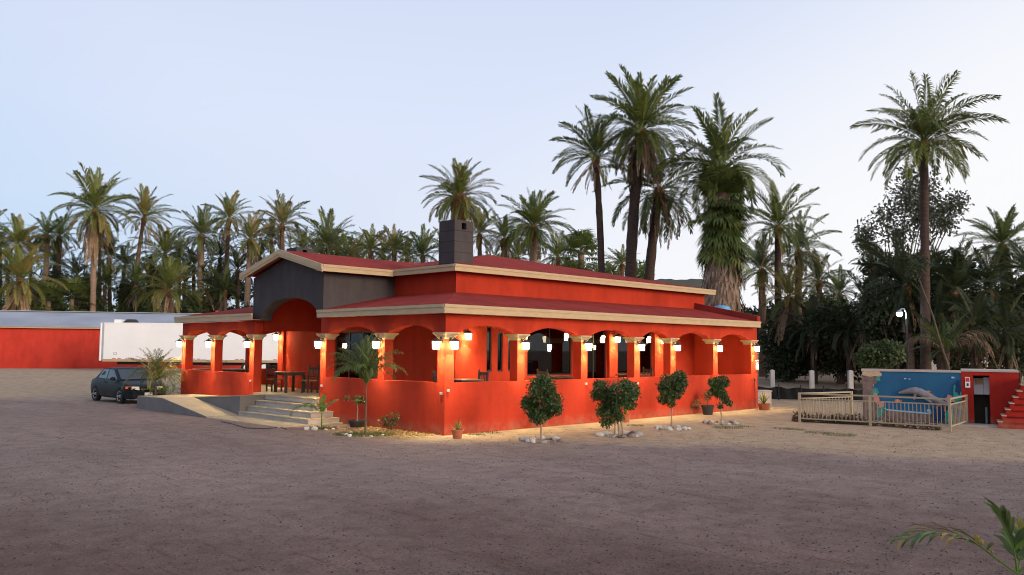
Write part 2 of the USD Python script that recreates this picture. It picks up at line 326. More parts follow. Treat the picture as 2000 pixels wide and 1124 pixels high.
    math_('yneg', 'less_than', 'sep.y', 1.0); math_('da2', 'multiply', 'da.result', 'yneg.value')
    math_('f0', 'add', 'sep.x', 'sep.y'); math_('f1', 'multiply_add', 'w2.value', 2.2, 'f0.value')
    N['db'] = ('map_range', {'range_type': 'smoothstep', 'from_min': 22.0, 'from_max': 34.0, 'to_min': 0.0, 'to_max': 1.0, 'clamp': True}); K.append(('f1.value', 'db.value'))
    math_('dm', 'maximum', 'da2.value', 'db.result')
    mix('c1', 'dm.value', 'gr3.result', 'dirt3.result')
    # browner, rawer earth in the foreground
    math_('b0', 'multiply_add', 'w2.value', 1.4, 'f0.value')
    N['bm'] = ('map_range', {'range_type': 'smoothstep', 'from_min': -18.5, 'from_max': -4.0, 'to_min': .92, 'to_max': 0.0, 'clamp': True}); K.append(('b0.value', 'bm.value'))
    mix('brn', 1.0, 'gr3.result', (.55, .46, .44), 'multiply'); mix('c2', 'bm.result', 'c1.result', 'brn.result')
    K.append(('c2.result', 'p.base_color'))
    math_('h1', 'multiply_add', 'vo.distance', -.6, 'nf.fac'); math_('h2', 'multiply_add', 'nm.fac', 1.6, 'h1.value')
    N['bp'] = ('bump', {'strength': .9, 'distance': .03}); K.append(('h2.value', 'bp.height')); K.append(('bp.normal', 'p.normal'))
    L['ground'] = usdkit.material(stage, '/World/Looks/ground', N, K, surface='p.BSDF')
ground_material()
gx = np.concatenate([np.linspace(-700, -60, 12), np.linspace(-40, 60, 120), np.linspace(80, 1500, 14)])
GX, GY = np.meshgrid(gx, gx, indexing='ij')
gp = np.stack([GX, GY, GX * 0], -1)
hgt = (meshkit.fbm(gp * .16, 4, 3) - .5) * .16
near = np.clip(np.minimum.reduce([(GX + 4), (GY + 6), 21 - GX, 19 - GY]) + 3, 0, 3) / 3       # flat about the restaurant
hutn = np.clip(1 - np.hypot(GX - 14, GY + 7.5) / 9, 0, 1)
far_ = np.clip(((GX - CU) * HEAD[0] + (GY - CV) * HEAD[1] - 48) / 17, 0, 1); hgt = hgt + (.46 * far_ ** 2 * (3 - 2 * far_)) * (GX > -30)
gp[..., 2] = hgt * np.clip(1 - near * 1.2, 0, 1) * np.clip(1 - hutn * 1.5, 0, 1) - .03 * np.clip(1 - near * 1.2, 0, 1)
n_ = len(gx); ii, jj = np.meshgrid(np.arange(n_ - 1), np.arange(n_ - 1), indexing='ij')
gq = np.stack([ii * n_ + jj, (ii + 1) * n_ + jj, (ii + 1) * n_ + jj + 1, ii * n_ + jj + 1], -1).reshape(-1, 4)
obj('ground', (gp.reshape(-1, 3), gq), 'ground', smooth=True, kind='structure')
# low mesa far behind the grove
hx = np.linspace(1120, 1640, 53); hv, hf = [], []
for i, px in enumerate(hx):
    top = 546 + 1.0 * math.sin(px * .11) + .8 * math.sin(px * .31) + max(0, 1275 - px) * .5 + max(0, px - 1398) * 1.2
    a = G(px, top, 430.0); b = G(px, top + 22, 405.0); c = G(px, 690, 380.0); d = G(px, 690, 520.0)
    hv += [c, b, a, d]
for i in range(len(hx) - 1):
    for k in range(3): hf.append((i * 4 + k, (i + 1) * 4 + k, (i + 1) * 4 + k + 1, i * 4 + k + 1))
obj('hills', (np.array(hv), np.array(hf)), 'hill_rock', smooth=True, kind='structure')
# ------------------------------------------------------------------ restaurant
FL, SILL, SPR, TOP = .74, 1.44, 2.85, 3.36
LU, LV = 17.2, 16.82
RC = [(0, .33), (2.85, 3.17), (5.80, 6.12), (8.67, 9.0), (10.87, 11.19), (13.77, 14.1), (16.68, 17.0)]      # columns of the long facade
LC = [(0, .33), (2.80, 3.12), (5.98, 6.31), (10.74, 11.07), (13.85, 14.17), (16.49, LV)]
def opening(a, b, f=.15, rise=.225):
    p = [(a, SILL), (b, SILL), (b, SPR), (b - f, SPR)]
    x0, x1 = a + f, b - f; half = (x1 - x0) / 2; R = (half * half + rise * rise) / (2 * rise); cx = (x0 + x1) / 2; cz = SPR + rise - R; t = math.asin(half / R)
    p += [(cx + R * math.sin(k), cz + R * math.cos(k)) for k in np.linspace(t, -t, 21)][1:-1] + [(a + f, SPR), (a, SPR)]
    return Polygon(p)
house = thing('restaurant_building', 'red arcaded restaurant with maroon roofs, tan fascia boards and a dark grey entrance gable', 'restaurant')
w = sbox(0, -.1, LU, TOP)
for (a, b), (c, d) in zip(RC[:-1], RC[1:]): w = w.difference(opening(b, c))
obj('arcade_wall', extr(w, 'y', 0, .32), 'red_paint', house, label='long red arcade wall of six arches above a solid parapet')
w = sbox(.32, -.1, 6.31, TOP)
for k in (0, 1): w = w.difference(opening(max(LC[k][1], .33), LC[k + 1][0]))
obj('arcade_wall', extr(w, 'x', 0, .32), 'red_paint', house, label='red arcade wall of two arches between steps and corner')
w = sbox(10.74, -.1, LV, TOP)
for k in (3, 4): w = w.difference(opening(LC[k][1], LC[k + 1][0]))
obj('arcade_wall', extr(w, 'x', 0, .32), 'red_paint', house, label='red arcade wall of two arches left of the entrance')
w = sbox(.32, -.1, LU, TOP)
for (a, b), (c, d) in zip(RC[:-1], RC[1:]): w = w.difference(opening(max(b, .33), c))
obj('arcade_wall', extr(w, 'y', LV - .32, LV), 'red_paint', house, label='rear red arcade wall, seen through the front arches')
obj('end_wall', MB().box(16.93, LU - .003, .323, LV - .323, -.1, TOP), 'red_paint', house)
obj('impost', MB().box(0.002, .318, 5.99, 6.308, TOP, 3.42), 'red_paint', house)
obj('impost', MB().box(0.002, .318, 10.742, 11.06, TOP, 3.42), 'red_paint', house)
# capitals: cavetto profile, flared on all four sides
cap_prof = [(.172, 2.66), (.178, 2.67), (.178, 2.695), (.187, 2.72), (.205, 2.75), (.232, 2.78), (.262, 2.80), (.272, 2.815), (.272, 2.853)]
def capital(x, y): obj('capital', MB().lathe(cap_prof, (x, y, 0), square=True), 'capital_tan', house)
for a, b in RC: capital((a + b) / 2, .16)
for a, b in LC[1:]: capital(.16, (a + b) / 2)
for a, b in RC[1:4]: capital((a + b) / 2, LV - .16)
# floor and core
obj('porch_floor', MB().box(.32, 16.93, .32, LV - .32, .3, FL).box(0.01, .32, 6.31, 10.74, .3, FL), 'floor_tile', house)
def holes(x0, x1, z0, z1, hs):
    w = sbox(x0, z0, x1, z1)
    for h in hs: w = w.difference(sbox(*h))
    return w
slits = [(4.31, 1.63, 4.56, 3.16), (4.82, 1.63, 5.07, 2.96), (5.33, 1.63, 5.58, 2.76)]
big = [(6.29, 1.46, 8.67, 3.24), (9.25, FL + .02, 10.72, 3.24), (11.36, 1.44, 13.74, 3.24)]
obj('core_wall', extr(holes(2.9, 17.8, FL - .2, 4.96, slits + big), 'y', 2.9, 3.1), 'red_paint', house, label='red inner wall of the long porch, rising as the clerestory')
dl = [(7.25, FL + .02, 9.84, 3.02)]
obj('core_wall', extr(holes(3.1, 13.75, FL - .2, 4.96, dl), 'x', 2.9, 3.1), 'red_paint', house, label='red inner wall behind the entrance')
obj('core_wall', MB().box(2.9, 17.8, 13.75, 13.95, FL - .2, 4.96), 'red_paint', house, label='rear red core wall')
obj('core_wall', MB().box(17.6, 17.8, 3.1, 13.75, 0, 4.96), 'red_paint', house, label='red core wall at the far end')
obj('pilaster', MB().box(10.79, 11.30, 2.78, 2.90, FL, 3.33), 'red_paint', house)
obj('pilaster', MB().box(13.80, 14.42, 2.78, 2.90, FL, 3.33), 'red_paint', house)
obj('pilaster', MB().box(2.80, 2.90, 13.55, 13.95, FL, 3.33), 'red_paint', house)
obj('pilaster', MB().box(2.84, 2.90, 10.3, 12.3, FL, 3.33), 'red_paint', house)
obj('porch_ceiling', MB().box(.32, 16.93, .32, 2.9, 3.33, 3.36).box(.32, 2.9, 2.9, 6.2, 3.33, 3.36).box(.32, 2.9, 10.9, LV - .32, 3.33, 3.36).box(2.9, 16.93, 13.95, LV - .32, 3.33, 3.36), 'ceiling_cream', house)
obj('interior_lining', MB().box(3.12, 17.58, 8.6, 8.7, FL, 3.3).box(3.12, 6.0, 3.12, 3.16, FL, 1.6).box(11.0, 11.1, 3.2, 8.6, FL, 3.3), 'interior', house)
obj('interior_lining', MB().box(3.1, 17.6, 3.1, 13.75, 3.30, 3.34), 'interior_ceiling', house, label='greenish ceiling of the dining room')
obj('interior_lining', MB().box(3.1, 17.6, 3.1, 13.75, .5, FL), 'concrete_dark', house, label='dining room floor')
def window(a, b, z0, z1, axis, label=None, bars=()):
    t = .05; fr = MB(); at = 2.93
    def add(h0, h1, q0, q1, p0=at, p1=at + .06):
        fr.box(h0, h1, p0, p1, q0, q1) if axis == 'y' else fr.box(p0, p1, h0, h1, q0, q1)
    add(a, b, z0, z0 + t); add(a, b, z1 - t, z1); add(a, a + t, z0 + t, z1 - t); add(b - t, b, z0 + t, z1 - t)
    for k in bars: add(k - .03, k + .03, z0 + t, z1 - t)
    f = obj('window', fr, 'dark_frame', house, label=label)
    p = MB()
    if axis == 'y': p.box(a + t, b - t, at + .025, at + .033, z0 + t, z1 - t)
    else: p.box(at + .025, at + .033, a + t, b - t, z0 + t, z1 - t)
    obj('pane', p, 'window_glass', f)
for h in slits: window(h[0], h[2], h[1], h[3], 'y')
window(big[0][0], big[0][2], big[0][1], big[0][3], 'y', 'wide picture window of the second bay')
window(big[1][0], big[1][2], big[1][1], big[1][3], 'y', 'full-height glass door of the third bay', (9.98,))
window(big[2][0], big[2][2], big[2][1], big[2][3], 'y', 'wide picture window behind the lantern pier')
window(dl[0][0], dl[0][2], dl[0][1], dl[0][3], 'x', 'full-height entrance glazing', (8.1, 8.97))
# lean-to roofs with their fascia boards
E0, E1 = 3.60, 4.24
roof = MB().slab([(-.33, -.33, E0), (16.93, -.33, E0), (16.93, 2.9, E1), (2.9, 2.9, E1)], .07)
roof.slab([(-.33, 6.0, E0), (-.33, -.33, E0), (2.9, 2.9, E1), (2.9, 6.0, E1)], .07).slab([(0.02, 6.2, E0 + .07), (0.02, 6.0, E0 + .07), (2.9, 6.0, E1), (2.9, 6.2, E1)], .07)
obj('roof', roof, 'roof_red', house, label='maroon lean-to roof round the front corner')
roof = MB().slab([(-.33, LV + .05, E0), (-.33, 10.9, E0), (2.9, 10.9, E1), (2.9, 13.95, E1)], .07).slab([(-.33, LV + .05, E0), (2.9, 13.95, E1), (16.93, 13.95, E1), (16.93, LV + .05, E0)], .07)
obj('roof', roof, 'roof_red', house, label='maroon lean-to roof of the left wing')
def board(name, x0, x1, y0, y1, ztop, h, out, lab=None):
    """A fascia board in two steps: the upper third stands 2 cm proud."""
    m = MB().box(x0, x1, y0, y1, ztop - h, ztop - .085)
    ox, oy = out
    m.box(min(x0, x0 + ox), max(x1, x1 + ox), min(y0, y0 + oy), max(y1, y1 + oy), ztop - .085, ztop)
    return obj(name, m, 'trim_tan', house, label=lab)
board('fascia', -.372, 16.85, -.372, -.33, 3.615, .245, (0, -.022), 'tan fascia of the long lower eave')
board('fascia', -.372, -.33, -.329, 6.0, 3.615, .245, (-.022, 0), 'tan fascia of the short lower eave')
board('fascia', -.372, -.33, 10.31, LV, 3.615, .245, (-.022, 0), 'tan fascia of the left wing')
obj('soffit', MB().box(-.33, 16.85, -.33, -.002, 3.37, 3.40), 'soffit', house); obj('soffit', MB().box(-.33, -.002, -.002, 6.0, 3.37, 3.40), 'soffit', house); obj('soffit', MB().box(-.33, -.002, 10.31, LV, 3.37, 3.40), 'soffit', house)
par = Polygon([(-.17, 3.42), (2.9, 3.42), (2.9, 4.50), (-.17, 3.86)])
obj('parapet', extr(par, 'x', 16.94, 17.18), 'roof_red', house, label='sloping maroon parapet at the far end of the lower roof')
# entrance gable
YM, Y0, Y1 = 8.52, 6.2, 10.9
prof = [(Y0, 3.36), (6.42, 3.36)]
cx, hw, rs = 8.36, 1.90, .76
prof += [(cx + hw * math.cos(t), 3.36 + rs * math.sin(t) ** .9) for t in np.linspace(0, math.pi, 31)][1:-1]
prof = [(Y0, 3.36), (cx - hw, 3.36)] + [(cx - hw * math.cos(t), 3.36 + rs * math.sin(t)) for t in np.linspace(0, math.pi, 31)][1:-1] + [(cx + hw, 3.36), (Y1, 3.36), (Y1, 4.93), (YM, 5.56), (Y0, 4.93)]
gable = holder('entrance_gable', house, 'dark grey stucco entrance gable with a wide arch')
obj('gable_wall', extr(Polygon(prof), 'x', -.012, .40), 'dark_stucco', gable)
obj('gable_wall', MB().box(.40, 2.9, Y0, Y0 + .28, 3.37, 4.94), 'dark_stucco', gable)
obj('gable_wall', MB().box(.40, 2.9, Y1 - .28, Y1, 3.37, 4.94), 'dark_stucco', gable)
obj('lining', MB().box(.41, 2.88, Y0 + .28, Y0 + .30, 3.37, 4.7), 'red_paint', gable); obj('lining', MB().box(.41, 2.88, Y1 - .30, Y1 - .28, 3.37, 4.7), 'red_paint', gable)
obj('vault_ceiling', MB().box(.40, 2.9, Y0 + .3, Y1 - .3, 4.70, 4.73), 'red_paint', gable)
obj('beam', MB().box(.32, 2.9, Y1 - .3, Y1, 3.0, 3.37), 'red_paint', gable); obj('beam', MB().box(.32, 2.9, Y0, Y0 + .3, 3.0, 3.37), 'red_paint', gable)
EZ, AZ = 5.09, 5.775
obj('roof', MB().slab([(-.33, 5.80, EZ), (6.4, 5.80, EZ), (6.4, YM, AZ), (-.33, YM, AZ)], .08).slab([(-.33, YM, AZ), (6.4, YM, AZ), (6.4, 11.24, EZ), (-.33, 11.24, EZ)], .08), 'roof_red', gable)
obj('roof_underside', MB().slab([(-.33, 5.80, EZ - .083), (0, 5.80, EZ - .083), (0, YM, AZ - .083), (-.33, YM, AZ - .083)], .03).slab([(-.33, YM, AZ - .083), (0, YM, AZ - .083), (0, 11.24, EZ - .083), (-.33, 11.24, EZ - .083)], .03), 'soffit', gable)
def chevron(y0, y1, dz0, dz1): return Polygon([(y0, EZ + dz0), (YM, AZ + dz0), (y1, EZ + dz0), (y1, EZ + dz1), (YM, AZ + dz1), (y0, EZ + dz1)])
obj('fascia', extr(chevron(5.76, 11.28, -.15, -.235), 'x', -.372, -.33).add(extr(chevron(5.76, 11.28, .015, -.15), 'x', -.394, -.33).arr()), 'trim_tan', gable, label='tan rake boards of the gable')
# hipped upper roof
UZ, AP = 5.11, 6.55
c00, c10, c11, c01 = (2.55, 2.55, UZ), (18.1, 2.55, UZ), (18.1, 14.3, UZ), (2.55, 14.3, UZ)
a0, a1 = (10.3, 9.2, AP), (10.3, 10.6, AP)
hip = MB().add(np.array([c00, c10, a0]), [(0, 1, 2)]).add(np.array([c10, c11, a1, a0]), [(0, 1, 2, 3)]).add(np.array([c11, c01, a1]), [(0, 1, 2)]).add(np.array([c01, c00, a0, a1]), [(0, 1, 2, 3)])
hip.box(2.56, 18.09, 2.56, 14.29, 5.02, 5.10)
up_roof = obj('upper_roof', hip, 'roof_red', house, label='low maroon hipped roof over the clerestory')
board('fascia', 2.508, 18.1, 2.508, 2.55, 5.125, .225, (0, -.022), 'tan fascia of the long upper eave')
board('fascia', 2.508, 2.55, 2.551, 5.78, 5.125, .225, (-.022, 0), 'tan fascia of the short upper eave')
board('fascia', -.33, 2.506, 5.758, 5.80, 5.105, .225, (0, -.022), 'tan fascia of the gable eave')
for q in ((2.55, 18.1, 2.55, 2.898, 4.92, 4.95), (2.55, 2.898, 2.898, 6.2, 4.92, 4.95), (-.33, 2.55, 5.80, 6.198, 4.90, 4.93)): obj('soffit', MB().box(*q), 'soffit', house)
def chimney(x0, x1, y0, y1, z0, z1, courses, label):
    ch = holder('chimney', house, label)
    obj('core', MB().box(x0 + .015, x1 - .015, y0 + .015, y1 - .015, z0, z1 - .38), 'dark_metal', ch)
    h = (z1 - .36 - z0) / courses
    for k in range(courses): obj('course', MB().box(x0, x1, y0, y1, z0 + k * h + .006, z0 + (k + 1) * h - .006), 'dark_stucco', ch)
    zt = z1 - .355; xm = (x0 + x1) / 2; top = MB()
    hz0, hz1, hw = zt + .05, zt + .27, .10
    for (a, b, z_, zz) in ((x0, xm - hw, zt, z1), (xm + hw, x1, zt, z1), (xm - hw, xm + hw, zt, hz0), (xm - hw, xm + hw, hz1, z1)):
        top.box(a, b, y0, y0 + .16, z_, zz)
    top.box(x0, x1, y1 - .16, y1, zt, z1).box(x0, x0 + .16, y0 + .16, y1 - .16, zt, z1).box(x1 - .16, x1, y0 + .16, y1 - .16, zt, z1).box(x0 + .16, x1 - .16, y0 + .16, y1 - .16, z1 - .05, z1 - .002).box(x0 + .16, x1 - .16, y0 + .3, y0 + .33, zt, z1 - .05)
    obj('course', top, 'dark_stucco', ch, label='top course with a square smoke hole')
chimney(3.25, 4.10, 3.40, 4.21, 4.9, 6.74, 4, 'tall dark grey chimney at the front corner of the upper roof')
chimney(2.95, 3.75, 12.95, 13.75, 4.9, 6.52, 3, 'dark chimney whose top shows behind the gable')
for x, z in ((.06, 1.20), (6.0, 1.25), (8.8, 1.2)): obj('outlet_box', MB().box(x, x + .09, -.03, .001, z, z + .07), 'grey_metal', house)
for y in (.1, 6.14, 10.9): obj('outlet_box', MB().box(-.03, .001, y, y + .09, 1.12, 1.19), 'grey_metal', house)
m = MB().tube([(16.75, -.03, 1.25), (16.75, -.10, 1.27), (16.80, -.13, 1.16)], .025, 6).tube([(16.86, -.04, 1.22), (16.9, -.05, .6), (16.88, -.05, .1)], .015, 5)
obj('tap_pipe', m, 'dark_metal', house)

# steps and switchback ramp
st = thing('entrance_steps', 'tiled entrance steps with four treads between the ramp and the corner arches', 'steps')
us, vr, zz = [-1.13, -.82, -.50, -.17], [5.13, 5.48, 5.84, 6.31], [.18, .36, .54, .735]
for u, v, z in zip(us, vr, zz):
    obj('riser', MB().box(u, 0.0, v, 9.58, z - .178, z - .035), 'concrete', st)
    obj('tread', MB().box(u - .03, .001, v - .02, 9.58, z - .035, z), 'step_tile', st)
rp = thing('entrance_ramp', 'pale concrete switchback ramp with grey side walls left of the steps', 'ramp')
obj('landing_pad', MB().box(-2.3, .0, 4.92, 9.60, -.1, .035), 'step_tile', rp, label='thin tan pad below the steps')
m = extr(Polygon([(9.585, -.1), (15.5, -.1), (15.5, .47), (13.2, .50), (9.585, .715)]), 'x', -1.10, -.004)
obj('upper_run', m, 'concrete_dark', rp)
obj('lower_run', extr(Polygon([(9.60, -.1), (15.5, -.1), (15.5, .47), (13.2, .495), (9.60, .04)]), 'x', -2.28, -1.102), 'concrete_dark', rp)
sl = MB().slab([(-2.26, 9.6, .046), (-1.12, 9.6, .046), (-1.12, 13.2, .502), (-2.26, 13.2, .502)], .03).slab([(-2.26, 13.2, .502), (-.01, 13.2, .507), (-.01, 15.5, .477), (-2.26, 15.5, .477)], .03)
sl.slab([(-1.12, 9.59, .722), (-.01, 9.59, .722), (-.01, 13.2, .507), (-1.12, 13.2, .507)], .03)
obj('walking_surface', sl, 'step_tile', rp)

# ------------------------------------------------------------------ lanterns
def lantern(x, y, z, out, label):
    """Wall lantern: out = unit vector from the wall; z = middle of the glass."""
    ox, oy = out
    t = thing('wall_lantern', label, 'wall lantern', None, (x, y, z))
    d = .20; c = np.array([ox * d, oy * d])
    obj('wall_plate', MB().lathe([(.055, -.02), (.055, .02)], sides=10) if False else MB().box(*sorted((0.001 * ox - .045 * abs(oy), .025 * ox + .045 * abs(oy))), *sorted((0.001 * oy - .045 * abs(ox), .025 * oy + .045 * abs(ox))), .06, .26), 'bronze', t)
    arm = [(ox * s, oy * s, h) for s, h in ((.02, .15), (.09, .20), (.15, .235), (d, .225), (d, .17))]
    obj('arm', MB().tube(arm, .012, 6), 'bronze', t)
    obj('cap', MB().lathe([(.015, .205), (.03, .19), (.055, .165), (.125, .115), (.13, .10), (.0, .10)], (c[0], c[1], 0), square=True), 'bronze', t)
    obj('glass_shade', MB().lathe([(.080, -.118), (.096, -.090), (.110, .02), (.107, .092), (.0001, .099)], (c[0], c[1], 0), sides=12, cap=False), 'lantern_glow', t)
    obj('bulb', MB().lathe([(.103, .020), (.103, .026), (.0001, .027)], (c[0], c[1], 0), sides=12), 'lantern_bulb', t)
    fr = MB()
    for sx in (-1, 1):
        for sy in (-1, 1): fr.bar((c[0] + sx * .064, c[1] + sy * .064, -.120), (c[0] + sx * .082, c[1] + sy * .082, .10), .012)
    fr.lathe([(.082, -.122), (.092, -.122), (.092, -.112), (.082, -.112), (.082, -.122)], (c[0], c[1], 0), sides=12, cap=False)
    obj('cage', fr, 'bronze', t)
ordn = ['corner', 'second', 'third', 'fourth', 'fifth', 'sixth', 'last']
for k, (a, b) in enumerate(RC):
    lb = ['lit wall lantern on the corner pillar, facing the long facade', 'lit wall lantern on the first column right of the corner pillar', 'lit wall lantern on the column above the broad bushy ficus',
          'lit wall lantern on the column between the broad ficus and the third tree', 'lit wall lantern on the column rising behind the third tree', 'lit wall lantern on the column behind the last small tree', 'lit wall lantern at the far right end of the long facade'][k]
    lantern((a + b) / 2, 0, 2.49, (0, -1), lb)
for k, (a, b) in enumerate(LC):
    lb = ['lit wall lantern on the corner pillar, facing the entrance side', 'lit wall lantern half hidden by the feathery young palm', 'lit wall lantern on the column right of the entrance steps',
          'lit wall lantern on the column left of the entrance steps', 'lit wall lantern on the middle column of the left wing', 'lit wall lantern on the far left column, before the white trailer'][k]
    lantern(0, (a + b) / 2, 2.49, (-1, 0), lb)
lantern(3.3, 2.9, 2.80, (0, -1), 'lit porch lantern high on the inner wall left of the slit windows')
lantern(5.92, 2.9, 2.80, (0, -1), 'lit porch lantern mostly hidden behind the second column lantern')
lantern(11.04, 2.78, 2.80, (0, -1), 'lit porch lantern on the pier beside the glass door')
lantern(14.12, 2.78, 2.80, (0, -1), 'lit porch lantern on the far pier seen through the narrow arch')
lantern(2.80, 13.78, 2.80, (-1, 0), 'lit porch lantern at the end of the entrance wall beside the trailer')
def pendant(x, y, z, label):
    t = thing('pendant_lamp', label, 'pendant lamp', None, (x, y, z))
    obj('cord', MB().tube([(0, 0, .13), (0, 0, 3.29 - z)], .006, 5), 'dark_metal', t)
    obj('lamp_shade', MB().lathe([(.001, -.12), (.05, -.12), (.075, .10), (.03, .13), (.001, .13)], sides=12), 'pendant_glow', t)
for px, py, Y, lb in ((1073, 680, 30.0, 'small glowing pendant low behind the wide picture window'), (1106, 659, 29.0, 'small glowing pendant high in the right of the wide window'),
                      (1178, 663, 31.0, 'glowing pendant behind the glass door of the third bay'), (1268, 664, 34.5, 'glowing pendant seen through the narrow arch'), (684, 677, 34.0, 'glowing pendant behind the entrance glazing and young palm')):
    p = G(px, py, Y); pendant(p[0], p[1], p[2], lb)

# ------------------------------------------------------------------ furniture on the porch
def chair(x, y, rz, label, group=None):
    t = thing('dining_chair', label, 'chair', group, (x, y, FL), rz)
    for sx in (-1, 1):
        obj('leg', MB().bar((sx * .2, -.19, 0), (sx * .2, -.19, .44), .045), 'dark_wood', t)
        obj('leg', MB().bar((sx * .2, .19, 0), (sx * .2, .19, .46), .045).bar((sx * .2, .19, .46), (sx * .2, .25, .98), .045, .04).lathe([(.028, .98), (.032, 1.0), (.001, 1.03)], (sx * .2, .25, 0), sides=6), 'dark_wood', t)
        obj('stretcher', MB().bar((sx * .2, -.19, .20), (sx * .2, .19, .20), .03), 'dark_wood', t)
    obj('stretcher', MB().bar((-.2, -.19, .28), (.2, -.19, .28), .03), 'dark_wood', t)
    obj('seat', MB().box(-.23, .23, -.22, .2, .43, .475), 'seat_straw', t)
    obj('back_rail', MB().bar((-.2, .243, .90), (.2, .243, .90), .03, .085), 'dark_wood', t); obj('back_rail', MB().bar((-.2, .205, .60), (.2, .205, .60), .03, .05), 'dark_wood', t)
    for k in range(5): obj('slat', MB().bar((-.14 + k * .07, .207, .62), (-.14 + k * .07, .24, .87), .03, .016), 'dark_wood', t)
def table(x, y, rz, label, s=.45):
    t = thing('dining_table', label, 'table', None, (x, y, FL), rz)
    obj('table_top', MB().box(-s, s, -s, s, .71, .75), 'table_wood', t)
    obj('apron', MB().box(-s + .06, s - .06, -s + .06, s - .06, .62, .709), 'dark_wood', t)
    for sx in (-1, 1):
        for sy in (-1, 1): obj('leg', MB().bar((sx * (s - .08), sy * (s - .08), 0), (sx * (s - .08), sy * (s - .08), .63), .08), 'dark_wood', t)
table(1.15, 10.15, 0, 'dark square dining table beside the top of the entrance steps')
chair(1.0, 11.0, 0, 'dark wooden chair at the entrance table, nearest the left column')
chair(1.45, 9.25, 180, 'dark wooden chair at the entrance table, its solid back towards the steps')
table(1.6, 1.05, 0, 'dark dining table behind the parapet under the first arch')
chair(.95, 1.15, 90, 'dark slatted chair at the corner pillar end of the first arch')
chair(2.35, 1.2, -90, 'dark chair left of the second column, turned to the table')
table(6.0, 1.25, 0, 'dark dining table inside the second arch')
chair(5.2, .95, 95, 'dark slatted chair in front of the wide window, behind the first tree')
chair(1.2, 4.45, 0, 'dark chair alone in the dim arch left of the corner pillar')
table(10.3, 1.3, 0, 'dining table with a lamplit top inside the narrow arch')
chair(11.0, 1.3, -90, 'dark chair at the lamplit table inside the narrow arch')
table(1.3, 14.6, 0, 'dark table in the left wing before the trailer wheels')
chair(1.3, 13.6, 180, 'dark slatted chair behind the parapet of the left wing', None)
chair(2.1, 14.8, -90, 'dark chair beyond the table of the left wing')
